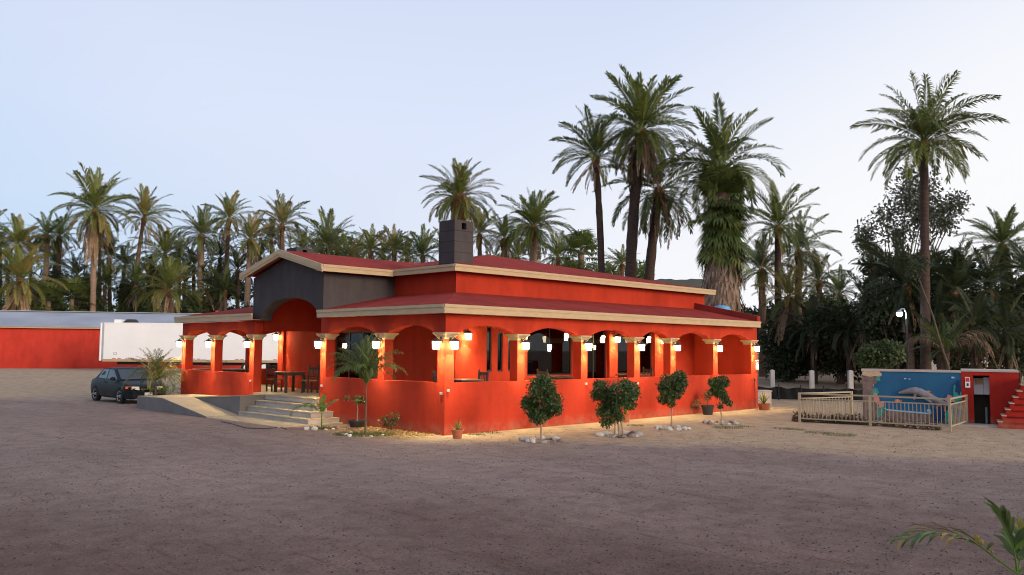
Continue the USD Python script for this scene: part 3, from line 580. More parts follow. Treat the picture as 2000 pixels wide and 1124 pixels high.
# ------------------------------------------------------------------ car, trailer, warehouse
def loft(rings):
    n = len(rings[0]); v = np.array([p for r in rings for p in r], float); f = []
    for i in range(len(rings) - 1):
        for j in range(n):
            k = (j + 1) % n; f += [(i * n + j, i * n + k, (i + 1) * n + k), (i * n + j, (i + 1) * n + k, (i + 1) * n + j)]
    for j in range(1, n - 1): f += [(0, j + 1, j), ((len(rings) - 1) * n, (len(rings) - 1) * n + j, (len(rings) - 1) * n + j + 1)]
    m = trimesh.Trimesh(v, np.array(f), process=False); m.fix_normals(); return m
mat('glass_dark', (.018, .026, .032), .06, .1, 2.0, spec=.8)
def build_car(loc, rz, sc):
    t = thing('parked_car', 'dark green-black compact saloon parked behind the ramp, nose towards the steps', 'car', None, loc, rz); UsdGeom.Xformable(t).AddScaleOp().Set(Gf.Vec3f(sc, sc, sc))
    st_ = [(-2.05, .55, .45, .60, .78), (-1.98, .70, .30, .62, .90), (-1.75, .78, .22, .68, .935), (-1.25, .81, .19, .72, .95), (-.6, .82, .18, .72, .945), (.3, .82, .18, .72, .93), (.75, .82, .18, .71, .905),
           (1.3, .81, .18, .68, .86), (1.7, .79, .20, .64, .79), (1.93, .73, .24, .58, .71), (2.03, .60, .32, .52, .62)]
    rings = []
    for x, hw, zb, zm, zt in st_:
        half = [(hw * .80, zb), (hw * .97, zb + .06), (hw, (zb + zm) / 2), (hw * 1.0, zm), (hw * .955, zm + (zt - zm) * .65), (hw * .86, zt - .015), (hw * .45, zt + .008)]
        rings.append([(x, y, z) for y, z in half] + [(x, -y, z) for y, z in half[::-1]])
    body = loft(rings)
    cuts = []
    for wx in (-1.22, 1.25):
        c = trimesh.creation.cylinder(radius=.325, height=2.2, sections=24); c.apply_transform(trimesh.transformations.rotation_matrix(np.pi / 2, [1, 0, 0])); c.apply_translation([wx, 0, .30]); cuts.append(c)
    try: body = trimesh.boolean.difference([body] + cuts, engine='manifold')
    except Exception: pass
    obj('body', body, 'car_paint', t, smooth=32)
    for wx in (-1.22, 1.25): obj('wheel_well', MB().box(wx - .32, wx + .32, -.60, .60, .2, .62), 'car_black', t)
    # cabin: painted pillars and roof, dark glass panels just proud
    A = [(-1.52, .70, .925), (-.92, .585, 1.345), (-.30, .60, 1.385), (.22, .585, 1.335), (.98, .71, .885)]
    g = []
    for x, hw, z in A: g.append([(x, hw, z), (x, hw * .6, z + .022), (x, -hw * .6, z + .022), (x, -hw, z)])
    base = [[(x, .73, .88), (x, -.73, .88)] for x in (-1.52, .98)]
    hull = trimesh.convex.convex_hull(np.array([p for r in g for p in r] + [p for r in base for p in r] + [(x, s * .73, .90) for x in (-1.2, .6) for s in (-1, 1)]))
    obj('cabin', hull, 'car_paint', t, smooth=25)
    def panel(pts, name, off, lab=None):
        p = np.array(pts, float); n = np.cross(p[1] - p[0], p[2] - p[0]); n /= np.linalg.norm(n)
        if n @ (p.mean(0) - np.array([-.3, 0, .9])) < 0: n = -n
        q = p + n * off; m = MB().add(np.vstack([q, q - n * .012]), [(0, 1, 2, 3), (4, 7, 6, 5), (0, 4, 5, 1), (1, 5, 6, 2), (2, 6, 7, 3), (3, 7, 4, 0)])
        obj(name, m, 'glass_dark', t, label=lab)
    panel([(.92, .62, .935), (.92, -.62, .935), (.28, -.52, 1.315), (.28, .52, 1.315)], 'windshield', .012)
    panel([(-1.46, .60, .965), (-1.46, -.60, .965), (-.98, -.50, 1.315), (-.98, .50, 1.315)], 'rear_window', .012)
    for s in (-1, 1):
        panel([(.78, s * .705, .935), (-.22, s * .712, .94), (-.22, s * .610, 1.33), (.20, s * .602, 1.30)], 'side_window', .014)
        panel([(-.30, s * .712, .94), (-1.14, s * .705, .95), (-.88, s * .602, 1.29), (-.30, s * .610, 1.33)], 'side_window', .014)
        obj('door_line', MB().bar((-.26, s * .823, .25), (-.26, s * .80, .90), .012, .01).bar((.72, s * .823, .25), (.80, s * .79, .88), .012, .01), 'car_black', t)
        obj('side_moulding', MB().bar((-1.0, s * .828, .50), (.95, s * .828, .49), .02, .035), 'car_black', t)
        obj('door_handle', MB().box(-.20, -.06, s * .80 - .02, s * .80 + .025 * s if s > 0 else s * .80 + .02, .78, .81) if s > 0 else MB().box(-.20, -.06, -.83, -.79, .78, .81), 'car_black', t)
        m = trimesh.creation.icosphere(2); m.apply_scale([.08, .11, .075]); m.apply_translation([.70, s * .86, .97]); obj('wing_mirror', m, 'car_black', t, smooth=True)
        for wx in (-1.22, 1.25):
            wl = holder('wheel', t)
            R = trimesh.transformations.rotation_matrix(np.pi / 2, [1, 0, 0])
            ty = trimesh.creation.annulus(.20, .30, .19, sections=28); ty.apply_transform(R); ty.apply_translation([wx, s * .73, .30]); obj('tyre', ty, 'rubber', wl)
            rm = MB().lathe([(.001, .0), (.05, .0), (.07, -.02), (.16, -.015), (.195, .02), (.20, .0), (.20, -.1), (.001, -.1)], sides=24).arr(); rv = rm[0]
            rv = np.stack([rv[:, 0] + wx, s * (.80 + rv[:, 2]), rv[:, 1] + .30], 1); obj('rim', (rv, rm[1]), 'alloy', wl)
            sp = MB()
            for k in range(7):
                a = k * 2 * np.pi / 7; sp.box(-.0, .0, 0, 0, 0, 0) if False else sp.bar((wx + .07 * math.cos(a), s * .806, .30 + .07 * math.sin(a)), (wx + .17 * math.cos(a), s * .806, .30 + .17 * math.sin(a)), .012, .05, up=(0, 1, 0))
            obj('spokes', sp, 'car_black', wl)
        m = MB().slab([(1.965, s * .30, .685), (1.90, s * .56, .70), (1.93, s * .58, .565), (2.005, s * .31, .565)], .0) if False else None
        hp = np.array([(2.075, s * .36, .545), (2.01, s * .62, .575), (1.975, s * .61, .69), (2.03, s * .36, .68)]); obj('headlight', trimesh.convex.convex_hull(np.vstack([hp, hp - [.12, s * .03, 0]])), 'headlight', t)
        hp = np.array([(2.008, s * .63, .575), (1.80, s * .805, .60), (1.78, s * .80, .69), (1.972, s * .62, .69)]); obj('turn_signal', trimesh.convex.convex_hull(np.vstack([hp, hp - [.10, s * .08, 0]])), 'amber', t)
        hp = np.array([(-2.03, s * .30, .62), (-1.93, s * .68, .62), (-1.93, s * .68, .80), (-2.0, s * .30, .80)]); obj('tail_light', trimesh.convex.convex_hull(np.vstack([hp, hp + [.1, 0, 0]])), 'sign_red', t)
    obj('grille', MB().box(1.95, 2.085, -.32, .32, .555, .60), 'chrome', t); obj('grille', MB().box(1.93, 2.06, -.30, .30, .60, .655), 'car_black', t)
    obj('bumper', loft([[(x, y, z) for y, z in ((-h, a), (h, a), (h, b), (-h, b))] for x, h, a, b in ((1.72, .80, .20, .50), (1.95, .74, .21, .505), (2.06, .60, .24, .50), (2.085, .45, .27, .48))]), 'car_paint', t, smooth=25)
    obj('number_plate', MB().box(2.086, 2.096, -.16, .16, .34, .45), 'white_panel', t)
    obj('air_intake', MB().box(2.04, 2.075, -.4, .4, .235, .30), 'car_black', t)
build_car((-.95, 20.05, 0.0), -88.5, 1.05)

P = G(195, 704, 65.0); dv = np.array([.7071, -.7071])
tr = thing('box_trailer', 'long white box trailer parked before the red warehouse wall, left of the restaurant', 'trailer', None, (P[0], P[1], 0), math.degrees(math.atan2(dv[1], dv[0])))
TL, TB, TT, TW = 16.2, 1.29, 4.13, 2.55
obj('box_body', MB().box(.22, TL - .1, .0, TW, TB + .10, TT - .05), 'white_panel', tr)
for k in range(13): obj('panel_seam', MB().box(1.3 + k * 1.18, 1.325 + k * 1.18, -.006, .0, TB + .12, TT - .07), 'white_panel', tr)
obj('nose', MB().box(-.10, .22, .03, TW - .03, TB, TT), 'grey_metal', tr)
obj('corner_post', MB().tube([(.0, .06, TB - .02), (.0, .06, TT + .01)], .10, 10), 'white_panel', tr); obj('corner_post', MB().box(.10, .24, -.02, .05, TB, TT), 'grey_metal', tr)
obj('bottom_rail', MB().box(.2, TL, -.03, .06, TB - .09, TB + .10), 'trim_tan', tr)
obj('top_rail', MB().box(.2, TL, -.02, .06, TT - .05, TT + .03), 'white_panel', tr)
obj('rear_frame', MB().box(TL - .1, TL, -.02, TW + .02, TB - .1, TT + .03), 'grey_metal', tr)
obj('chassis', MB().box(1.0, TL, .7, .85, TB - .32, TB).box(1.0, TL, TW - .85, TW - .7, TB - .32, TB).box(3, 3.1, .85, TW - .85, TB - .3, TB - .1), 'dark_metal', tr)
for x in (.95, 1.35, 2.35, 3.25, 3.65, 5.2, 5.6, 7.0, 7.4, 8.7, 9.05, 10.3, 10.7, 12.0, 13.2): obj('marker_strip', MB().box(x, x + .26, -.045, -.031, TB + .135, TB + .175), 'sign_red', tr)
obj('placard', MB().box(1.02, 1.27, -.012, .0, TB + .42, TB + .62), 'grey_metal', tr); obj('placard', MB().box(1.07, 1.22, -.018, -.012, TB + .46, TB + .58), 'white_panel', tr)
for y in (.35, TW - .35):
    lg = MB().box(3.55, 3.72, y - .09, y + .09, .45, TB - .05).box(3.45, 3.82, y - .16, y + .16, .36, .45)
    obj('landing_leg', lg, 'trim_tan', tr)
    obj('leg_brace', MB().bar((3.63, y, .72), (2.85, y, TB - .06), .07).bar((3.63, y, .72), (4.45, y, TB - .06), .07), 'trim_tan', tr)
for x in (11.2, 12.5):
    for y in (.28, TW - .28):
        c = trimesh.creation.cylinder(radius=.46, height=.5, sections=24); c.apply_transform(trimesh.transformations.rotation_matrix(np.pi / 2, [1, 0, 0])); c.apply_translation([x, y, .82]); obj('wheel', c, 'rubber', tr)
        c = trimesh.creation.cylinder(radius=.27, height=.52, sections=20); c.apply_transform(trimesh.transformations.rotation_matrix(np.pi / 2, [1, 0, 0])); c.apply_translation([x, y, .82]); obj('wheel_hub', c, 'white_panel', tr)
obj('mud_flap', MB().box(13.3, 13.32, .05, .6, .5, 1.1), 'car_black', tr)
obj('roof_unit', MB().box(.55, 1.1, .9, 1.7, TT + .02, TT + .30), 'white_panel', tr); obj('roof_unit', MB().lathe([(.50, .0), (.52, .12), (.40, .26), (.30, .30)], (1.75, 1.2, TT + .03), sides=14), 'dark_metal', tr)

q0, q1 = G(-260, 690, 70.0), G(760, 690, 80.0); dq = (q1 - q0)[:2]; WL = float(np.linalg.norm(dq))
wh = thing('warehouse', 'long low red warehouse with a grey sheet metal roof, behind the white trailer', 'warehouse', None, (q0[0], q0[1], 0), math.degrees(math.atan2(dq[1], dq[0])))
obj('wall', MB().box(0, WL, 0, 8.0, -.2, 3.86), 'far_red', wh)
obj('eave_board', MB().box(-.2, WL + .2, -.35, -.30, 3.84, 4.0), 'trim_tan', wh)
obj('roof', MB().slab([(-.3, -.40, 4.02), (WL + .3, -.40, 4.02), (WL + .3, 4.0, 5.42), (-.3, 4.0, 5.42)], .06).slab([(-.3, 4.0, 5.42), (WL + .3, 4.0, 5.42), (WL + .3, 8.4, 4.02), (-.3, 8.4, 4.02)], .06), 'corrugated', wh)
for k in range(0): obj('roof_seam', MB().slab([(3 + k * 6, -.41, 4.036), (3.06 + k * 6, -.41, 4.036), (3.06 + k * 6, 4.0, 5.436), (3 + k * 6, 4.0, 5.436)], .012), 'grey_metal', wh)
obj('ridge_cap', MB().bar((-.3, 4.0, 5.45), (WL + .3, 4.0, 5.45), .5, .05), 'grey_metal', wh)
obj('vent_pipe', MB().tube([(WL * .63, 3.2, 5.0), (WL * .63, 3.2, 5.75)], .13, 8), 'sign_red', wh)

# ------------------------------------------------------------------ mural, hut, railings
A_, B_ = G(1686, 820, 30.5), G(1990, 828, 28.3); A_[2] = B_[2] = 0
dm = (B_ - A_)[:2]; ML = float(np.linalg.norm(dm)); ang = math.degrees(math.atan2(dm[1], dm[0]))
mu = thing('mural_wall', 'low wall painted as a blue sea with a modelled grey whale, behind the railing', 'mural wall', None, A_, ang)
XB = ML * .655                                                       # blue part ends, red hut begins
obj('wall', MB().box(0, XB - .002, 0, .25, -.3, 1.72), 'mural_blue', mu)
obj('coping', MB().box(-.03, XB - .003, -.03, .28, 1.72, 1.80), 'concrete', mu)
def blob_poly(cx, cz, rx, rz_, seed, n=26, amp=.22):
    r = np.random.RandomState(seed); k = r.rand(5) * 6.28
    t = np.linspace(0, 2 * np.pi, n, endpoint=False); d = 1 + amp * (np.sin(3 * t + k[0]) * .5 + np.sin(5 * t + k[1]) * .4 + np.sin(8 * t + k[2]) * .3)
    return Polygon(np.stack([cx + rx * d * np.cos(t), cz + rz_ * d * np.sin(t)], 1)).buffer(0)
clip = sbox(.005, .02, XB - .01, 1.715)
def relief(name, poly, m, d=.03, lab=None, back=.0):
    poly = poly.intersection(clip)
    if not poly.is_empty: obj(name, extr(poly, 'y', -d, -.0 - back), m, mu, label=lab)
rock = unary_union([blob_poly(.12, z, .30 + .12 * math.sin(z * 5), .28, int(z * 100)) for z in np.arange(.1, 1.8, .22)])
relief('painted_rock', rock, 'mural_rock', .035)
relief('painted_rock', blob_poly(.30, 1.66, .34, .14, 3), 'sand_tan', .045)
relief('painted_seabed', Polygon([(0, 0), (XB, 0), (XB, .20), (XB * .8, .27), (XB * .5, .30), (XB * .25, .36), (0, .30)]), 'mural_rock', .014)
relief('painted_wave', unary_union([Polygon([(.55, .50), (.8, .40), (1.5, .36), (2.6, .30), (2.6, .26), (1.5, .31), (.8, .36)])]), 'pale_blue', .012)
for k, (x, z, rx, rzz, m) in enumerate([(.50, 1.48, .09, .12, 'coral_teal'), (.34, 1.34, .08, .13, 'pale_blue'), (.38, 1.0, .13, .17, 'coral_teal'), (.41, .78, .14, .15, 'coral_pink'), (.52, .36, .17, .24, 'coral_teal'), (.55, .56, .16, .10, 'coral_pink'),
        (XB - .14, .96, .14, .30, 'coral_teal'), (XB - .36, .82, .15, .12, 'coral_pink'), (XB - .62, .50, .14, .16, 'coral_orange'), (XB - .72, .28, .22, .30, 'mural_deep'), (XB - .1, 1.2, .08, .22, 'mural_deep'), (XB - .40, .22, .14, .2, 'coral_teal')]):
    relief('painted_coral', blob_poly(x, z, rx, rzz, 20 + k, amp=.3), m, .02 + .002 * k)
def fish(x, z, s, m, flip=1):
    relief('painted_fish', unary_union([affinity.scale(Point(x, z).buffer(1.0), s, s * .62), Polygon([(x + flip * s * .8, z), (x + flip * s * 1.5, z + s * .5), (x + flip * s * 1.5, z - s * .5)])]), m, .018)
    relief('fish_stripe', sbox(x - s * .15, z - s * .5, x + s * .15, z + s * .5), 'stone_white', .022)
fish(1.12, .70, .09, 'coral_orange'); fish(XB - 1.02, 1.05, .06, 'coral_orange'); fish(XB - 1.0, .40, .08, 'pale_blue'); fish(1.38, 1.48, .035, 'pale_blue'); fish(1.52, 1.47, .03, 'pale_blue'); fish(2.2, .35, .07, 'pale_blue'); fish(XB - .26, 1.55, .05, 'pale_blue')
# the whale: a tapering body in half relief, head up to the left
sp = np.array([(1.16, .985), (1.30, 1.02), (1.48, 1.06), (1.66, 1.08), (1.86, 1.02), (2.10, .90), (2.34, .77), (2.58, .665), (2.82, .59), (3.02, .545)])
rd = np.array([.03, .075, .105, .125, .13, .12, .10, .075, .05, .025])
rings = []
for (x, z), r in zip(sp, rd):
    rings.append([(x + r * .35 * math.cos(a), -.05 - r * .95 * max(math.sin(a), -.3), z + r * math.cos(a)) for a in np.linspace(0, 2 * np.pi, 16, endpoint=False)])
obj('whale_body', loft(rings), 'whale_grey', mu, smooth=50, label='grey modelled whale rising to the left')
def fin(pts, d=.10): obj('whale_fin', extr(Polygon(pts), 'y', -d, -.02), 'whale_grey', mu)
fin([(1.66, .98), (1.74, .96), (1.70, .78), (1.63, .74)], .12); fin([(1.86, .95), (2.02, .90), (2.24, .70), (2.20, .66), (2.0, .78)], .14); fin([(2.96, .56), (3.22, .62), (3.12, .53), (3.26, .43), (3.0, .50)], .05)
# red hut with door recess and outside stair
hu = thing('pump_house', 'small red outbuilding with an open dark doorway, right of the sea mural', 'outbuilding', None, A_, ang)
d0, d1 = XB + ML * .075, XB + ML * .175
obj('wall', MB().box(XB, d0, -.01, .25, -.3, 1.76).box(d0, d1, -.01, .25, 1.64, 1.76).box(d1, ML + .05, -.01, .25, -.3, 1.76), 'hut_red', hu)
obj('wall', MB().box(XB, XB + .2, .25, 2.4, -.3, 1.76).box(ML - .15, ML + .05, .25, 2.4, -.3, 1.76).box(XB + .2, ML - .15, 2.2, 2.4, -.3, 1.76), 'hut_red', hu)
obj('roof_slab', MB().box(XB - .0, ML + .05, -.03, 2.4, 1.762, 1.82), 'concrete', hu)
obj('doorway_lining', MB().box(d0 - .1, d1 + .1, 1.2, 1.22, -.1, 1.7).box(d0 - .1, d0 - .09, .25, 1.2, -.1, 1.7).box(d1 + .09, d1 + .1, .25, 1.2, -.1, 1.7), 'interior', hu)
obj('cabinet', MB().box(d0 + .02, d0 + .30, .55, .75, .98, 1.52), 'white_panel', hu); obj('cabinet', MB().box(d0 + .31, d0 + .52, .55, .75, .98, 1.56), 'white_panel', hu, label='narrow white cabinet'); obj('meter_box', MB().box(d0 + .08, d0 + .28, .46, .549, 1.34, 1.54), 'trim_tan', hu)
obj('pipe', MB().tube([(d1 - .1, .6, 0), (d1 - .1, .6, .55)], .035, 8), 'grey_metal', hu)
obj('door_slab', MB().box(d0 - .5, d1 + .5, -.8, -.012, -.1, .03), 'concrete', hu)
sg = thing('notice_sign', 'small white notice on the red outbuilding, left of its doorway', 'sign', None, A_ + np.array([dm[0], dm[1], 0]) / ML * (d0 - .17), ang)
obj('plate', MB().box(-.075, .075, -.028, -.012, 1.22, 1.58), 'sign_white', sg); obj('print', MB().box(-.06, .06, -.032, -.028, 1.42, 1.56), 'sign_red', sg); obj('print', MB().box(-.03, .03, -.032, -.028, 1.28, 1.37), 'ink', sg)
S0 = B_ + np.array([0, 0, 0]); sr = thing('outside_stair', 'red masonry stair with pale treads rising right beside the outbuilding', 'stairs', None, A_, ang)
for k in range(8):
    x = ML - .62 + k * .115
    obj('step', MB().box(x, ML + 1.6, -.92, -.02, k * .2 - .1, k * .2 + .165), 'hut_red', sr)
    obj('tread', MB().box(x - .02, ML + 1.6 if k == 7 else x + .13, -.94, -.02, k * .2 + .165, k * .2 + .2), 'hut_red' if k % 2 and False else 'sand_tan', sr)
# railings
def rail(p, q, n, label, posts=(True, True), skip=()):
    p, q = np.array([p[0], p[1], 0.]), np.array([q[0], q[1], 0.])
    t = thing('railing', label, 'railing', None, (p[0], p[1], 0)); d = q - p; ln = np.linalg.norm(d); e = d / ln
    for on, s in zip(posts, (0, ln)):
        if on: obj('post', MB().bar(e * s + [0, 0, -.15], e * s + [0, 0, 1.0], .075, .075, up=(e[0], e[1], 0.01)), 'rail_paint', t)
    for z, h in ((.97, .05), (.80, .035), (.13, .04)): obj('rail', MB().bar(e * .038 + [0, 0, z], e * (ln - .038) + [0, 0, z], .04, h), 'rail_paint', t)
    for k in range(n):
        s = ln * (k + 1) / (n + 1); obj('baluster', MB().bar(e * s + [0, 0, .15], e * s + [0, 0, .785], .019, .019, up=(e[0], e[1], .01)), 'rail_paint', t)
    return t
K0, K1, K2, K3 = ground(1562, 825), ground(1700, 832.5), ground(1856, 842), ground(1889, 830)
KB = A_ + np.array([-.25, .3, 0])
rail(K0, K1, 17, 'beige metal railing, left front span before bare ground'); rail(K1, K2, 19, 'beige metal railing span in front of the sea mural', (False, True))
rail(K2, K3, 12, 'short beige railing return that meets the red outbuilding', (False, True)); rail(K0, KB, 15, 'beige metal railing running back to the mural\'s left end', (False, True))

# ------------------------------------------------------------------ right background: fence, net, lamp, tank
for k, (px, yt, yb, Y) in enumerate([(1509, 722, 772, 50.), (1586, 723, 778, 48.), (1662, 723, 782, 46.)]):
    a = G(px, yb, Y); top = G(px, yt, Y)[2]; hw = .115
    t = thing('fence_post', ['square white fence post nearest the restaurant', 'square white fence post in the middle of the row', 'square white fence post beside the sea mural'][k], 'fence post', None, (a[0], a[1], 0), 45)
    obj('shaft', MB().box(-hw, hw, -hw, hw, -.3, top - .08), 'white_post', t); obj('cap', MB().lathe([(hw * 1.0, top - .08), (hw * 1.0, top - .05), (.001, top)], square=True), 'white_post', t)
a, b = G(1552, 732, 62), G(1584, 731, 60); t = thing('white_rail', 'thin white rail behind the fence posts', 'rail', None, (a[0], a[1], 0)); obj('bar', MB().bar((0, 0, a[2]), (b[0] - a[0], b[1] - a[1], a[2]), .12, .14), 'white_post', t); obj('support', MB().bar((.1, -.1, -.1), (.1, -.1, a[2]), .1), 'white_post', t)
a, b = G(1478, 770, 43.), G(1700, 770, 41.); t = thing('shade_net', 'low black netting strung behind the restaurant corner towards the mural', 'netting', None, (a[0], a[1], 0)); d = b - a; ln = math.hypot(d[0], d[1])
nn = 40; vv, ff = [], []
for i in range(nn + 1):
    s = i / nn; x, y = d[0] * s, d[1] * s; sag = .02 * math.sin(s * 40) - .05 * math.sin(s * math.pi * 5) ** 2
    for z in (.02, .35, .62 + sag): vv.append((x + .05 * math.sin(s * 60 + z * 5), y + .05 * math.cos(s * 50 + z * 7), z))
for i in range(nn):
    for k in range(2): ff.append((i * 3 + k, (i + 1) * 3 + k, (i + 1) * 3 + k + 1, i * 3 + k + 1))
obj('net', (np.array(vv), np.array(ff)), 'net_dark', t, smooth=True)
for i in range(0, nn + 1, 8): obj('stake', MB().bar((d[0] * i / nn, d[1] * i / nn, -.1), (d[0] * i / nn, d[1] * i / nn, .75), .04), 'dark_metal', t)
a = G(1490, 790, 38.0); t = thing('concrete_block', 'grey concrete box standing past the right end of the restaurant', 'concrete box', None, (a[0], a[1], 0), 45); obj('box', MB().box(-.28, .28, -.3, .3, -.1, .62), 'concrete', t); obj('lid', MB().box(-.31, .31, -.33, .33, .62, .67), 'concrete', t)
a = G(1410, 690, 41.0); tz = G(1410, 597, 41.0)[2]
t = thing('water_tank', 'light blue water tank showing above the maroon parapet', 'water tank', None, (a[0], a[1], 0)); obj('tank_body', MB().lathe([(.001, tz - 1.5), (.42, tz - 1.48), (.44, tz - .2), (.36, tz - .06), (.16, tz), (.001, tz)], sides=20), 'tank_blue', t, smooth=40)
for sx, sy in ((-.3, -.3), (.3, -.3), (-.3, .3), (.3, .3)): obj('leg', MB().bar((sx, sy, -.1), (sx, sy, tz - 1.45), .08), 'dark_metal', t)
a = G(1757, 613, 46.0); b = G(1772, 690, 46.0)
t = thing('street_lamp', 'lit street lamp on a curved arm in front of the dark trees', 'street lamp', None, (b[0], b[1], 0)); e = np.array([a[0] - b[0], a[1] - b[1], 0]); z = a[2]
obj('pole', MB().tube([(0, 0, -.2), (0, 0, z - .25)], [.07, .05], 8), 'dark_metal', t); obj('arm', MB().tube([(0, 0, z - .25), tuple(e * .05 + [0, 0, z + .05]), tuple(e * .3 + [0, 0, z + .26]), tuple(e * .7 + [0, 0, z + .26]), tuple(e + [0, 0, z + .16])], .035, 8), 'grey_metal', t)
obj('hood', MB().lathe([(.16, .05), (.14, .13), (.05, .19), (.001, .19)], tuple(e + [0, 0, z]), sides=12), 'grey_metal', t)
s_ = trimesh.creation.icosphere(2, .15); s_.apply_translation(e + [0, 0, z - .02]); obj('globe', s_, 'street_glow', t, smooth=True)
a = G(1478.5, 722, 1); t = thing('notice_sign', 'white and red notice board on the far right pillar of the restaurant', 'sign', None, (17.06, -.012, 0)); obj('plate', MB().box(-.02, .19, -.02, .0, 1.62, 2.02), 'sign_white', t); obj('print', MB().box(.0, .17, -.025, -.02, 1.80, 1.98), 'sign_red', t)
for i in range(2): obj('print', MB().box(.02, .15, -.028, -.0255, 1.83 + .07 * i, 1.86 + .07 * i), 'sign_white', t)
for k, (p0, p1, y0, Y, lb) in enumerate([(1752, 1802, 711, 75., 'pale low structure glimpsed over the middle of the mural'), (1882, 1950, 706, 75., 'pale low structure glimpsed over the red outbuilding')]):
    a, b = G(p0, 720, Y), G(p1, 720, Y); d = (b - a)[:2]; w_ = float(np.linalg.norm(d)); h_ = G(p0, y0, Y)[2]
    t = thing('pale_shed', lb, 'shed', None, (a[0], a[1], 0), math.degrees(math.atan2(d[1], d[0]))); obj('wall', MB().box(0, w_, 0, 2.2, -.2, h_ - .12), 'pale_wall', t); obj('roof', MB().slab([(-.1, -.1, h_), (w_ + .1, -.1, h_), (w_ + .1, 2.3, h_ + .15), (-.1, 2.3, h_ + .15)], .08), 'grey_metal', t)
    for q in range(3): obj('window', MB().box(w_ * (.15 + .3 * q), w_ * (.28 + .3 * q), -.01, .05, h_ * .5, h_ * .8), 'car_black', t)
# ------------------------------------------------------------------ plants
def nrm(a): return a / (np.linalg.norm(a, axis=-1, keepdims=True) + 1e-12)
def frond_mesh(o, az, el, droop, Lf, rng, nl=30, lw=.13, wid=.045, twist=.0, hang=.35, rach=.022, start=.14, flat=.35, tipang=22, dense=1.0):
    """A pinnate frond as (v, f): a drooping rachis and two rows of folded leaflets."""
    n = 12; t = np.linspace(0, 1, n); e = el - droop * t ** 1.35
    e = np.maximum(e, -math.radians(96))
    a = az + twist * t ** 2
    st = np.stack([np.cos(e) * np.cos(a), np.cos(e) * np.sin(a), np.sin(e)], 1) * (Lf / (n - 1))
    P_ = o + np.vstack([[0, 0, 0], np.cumsum(st[:-1], 0)]); T = nrm(st)
    S = nrm(np.cross(T, np.array([0, 0, 1.0]) + 1e-3 * np.array([math.cos(az), math.sin(az), 0])))
    up = nrm(np.cross(S, T)); roll = rng.uniform(-.5, .5); S, up = S * math.cos(roll) + up * math.sin(roll), up * math.cos(roll) - S * math.sin(roll)
    r = rach * Lf / 4 * 1.6 * (1 - .85 * t)[:, None]
    V = [P_ + S * r, P_ - S * r, P_ - up * r]; RV = np.stack(V, 1).reshape(-1, 3); RF = []
    for i in range(n - 1):
        for k in range(3):
            k2 = (k + 1) % 3; RF += [(i * 3 + k, i * 3 + k2, (i + 1) * 3 + k2), (i * 3 + k, (i + 1) * 3 + k2, (i + 1) * 3 + k)]
    tt = np.linspace(start, .99, nl); tt = np.repeat(tt, 2); sd = np.tile([1., -1.], nl); tt = np.clip(tt + rng.uniform(-.01, .01, len(tt)), 0, 1)
    keep = rng.rand(len(tt)) < dense; tt, sd = tt[keep], sd[keep]
    ix = tt * (n - 1); i0 = np.minimum(ix.astype(int), n - 2); fr = (ix - i0)[:, None]
    lerp = lambda A: A[i0] * (1 - fr) + A[i0 + 1] * fr
    p, T_, S_, U_ = lerp(P_), nrm(lerp(T)), nrm(lerp(S)), nrm(lerp(up))
    ln = lw * Lf * (np.clip((tt - start) * 6 + .45, 0, 1) * (1 - .55 * np.clip((tt - .55) / .45, 0, 1) ** 2)) * rng.uniform(.8, 1.15, len(tt))
    ph = np.radians(62 - (62 - tipang) * tt) + rng.normal(0, .09, len(tt))
    d = T_ * np.cos(ph)[:, None] + S_ * (sd * np.sin(ph))[:, None] + U_ * (flat + rng.normal(0, .12, len(tt)))[:, None]; d = nrm(d)
    mid = p + d * (ln * .5)[:, None]; d2 = nrm(d + np.array([0, 0, -hang])); tip = mid + d2 * (ln * .5)[:, None]
    wv = nrm(np.cross(d, U_ + 1e-3)) * (wid * Lf / 4 * .5 * rng.uniform(.8, 1.2, len(tt)))[:, None]
    LV_ = np.stack([p, mid + wv, mid - wv, tip], 1).reshape(-1, 3); k = np.arange(len(tt))[:, None] * 4
    LF_ = np.vstack([k + [0, 1, 2], k + [1, 3, 2]]) + len(RV)
    return np.vstack([RV, LV_]), np.vstack([np.array(RF), LF_])
def fan_mesh(o, az, el, Lp, Rf, rng, nseg=24, droop=.3):
    e = np.array([math.cos(el) * math.cos(az), math.cos(el) * math.sin(az), math.sin(el)]); b = MB(); c = o + e * Lp - np.array([0, 0, Lp * .12])
    b.tube([o, o + e * Lp * .5, c], [.03, .022, .015], 3, cap=False)
    s = nrm(np.cross(e, [0, 0, 1.0])); up = nrm(np.cross(s, e)); a = np.radians(np.linspace(-125, 125, nseg)) + rng.normal(0, .04, nseg)
    d = nrm(e * np.cos(a)[:, None] + s * np.sin(a)[:, None] + up * .12 * np.abs(np.sin(a))[:, None]); ln = Rf * (1 - .25 * (np.abs(a) / 2.2) ** 2) * rng.uniform(.85, 1.1, nseg)
    mid = c + d * (ln * .6)[:, None]; tip = mid + nrm(d + np.array([0, 0, -droop - .5])) * (ln * .45)[:, None]
    wv = nrm(np.cross(d, up)) * (Rf * .052)
    V = np.stack([np.broadcast_to(c, mid.shape), mid + wv, mid - wv, tip], 1).reshape(-1, 3); k = np.arange(nseg)[:, None] * 4
    b.add(V, np.vstack([k + [0, 1, 2], k + [1, 3, 2]])); return b.arr()
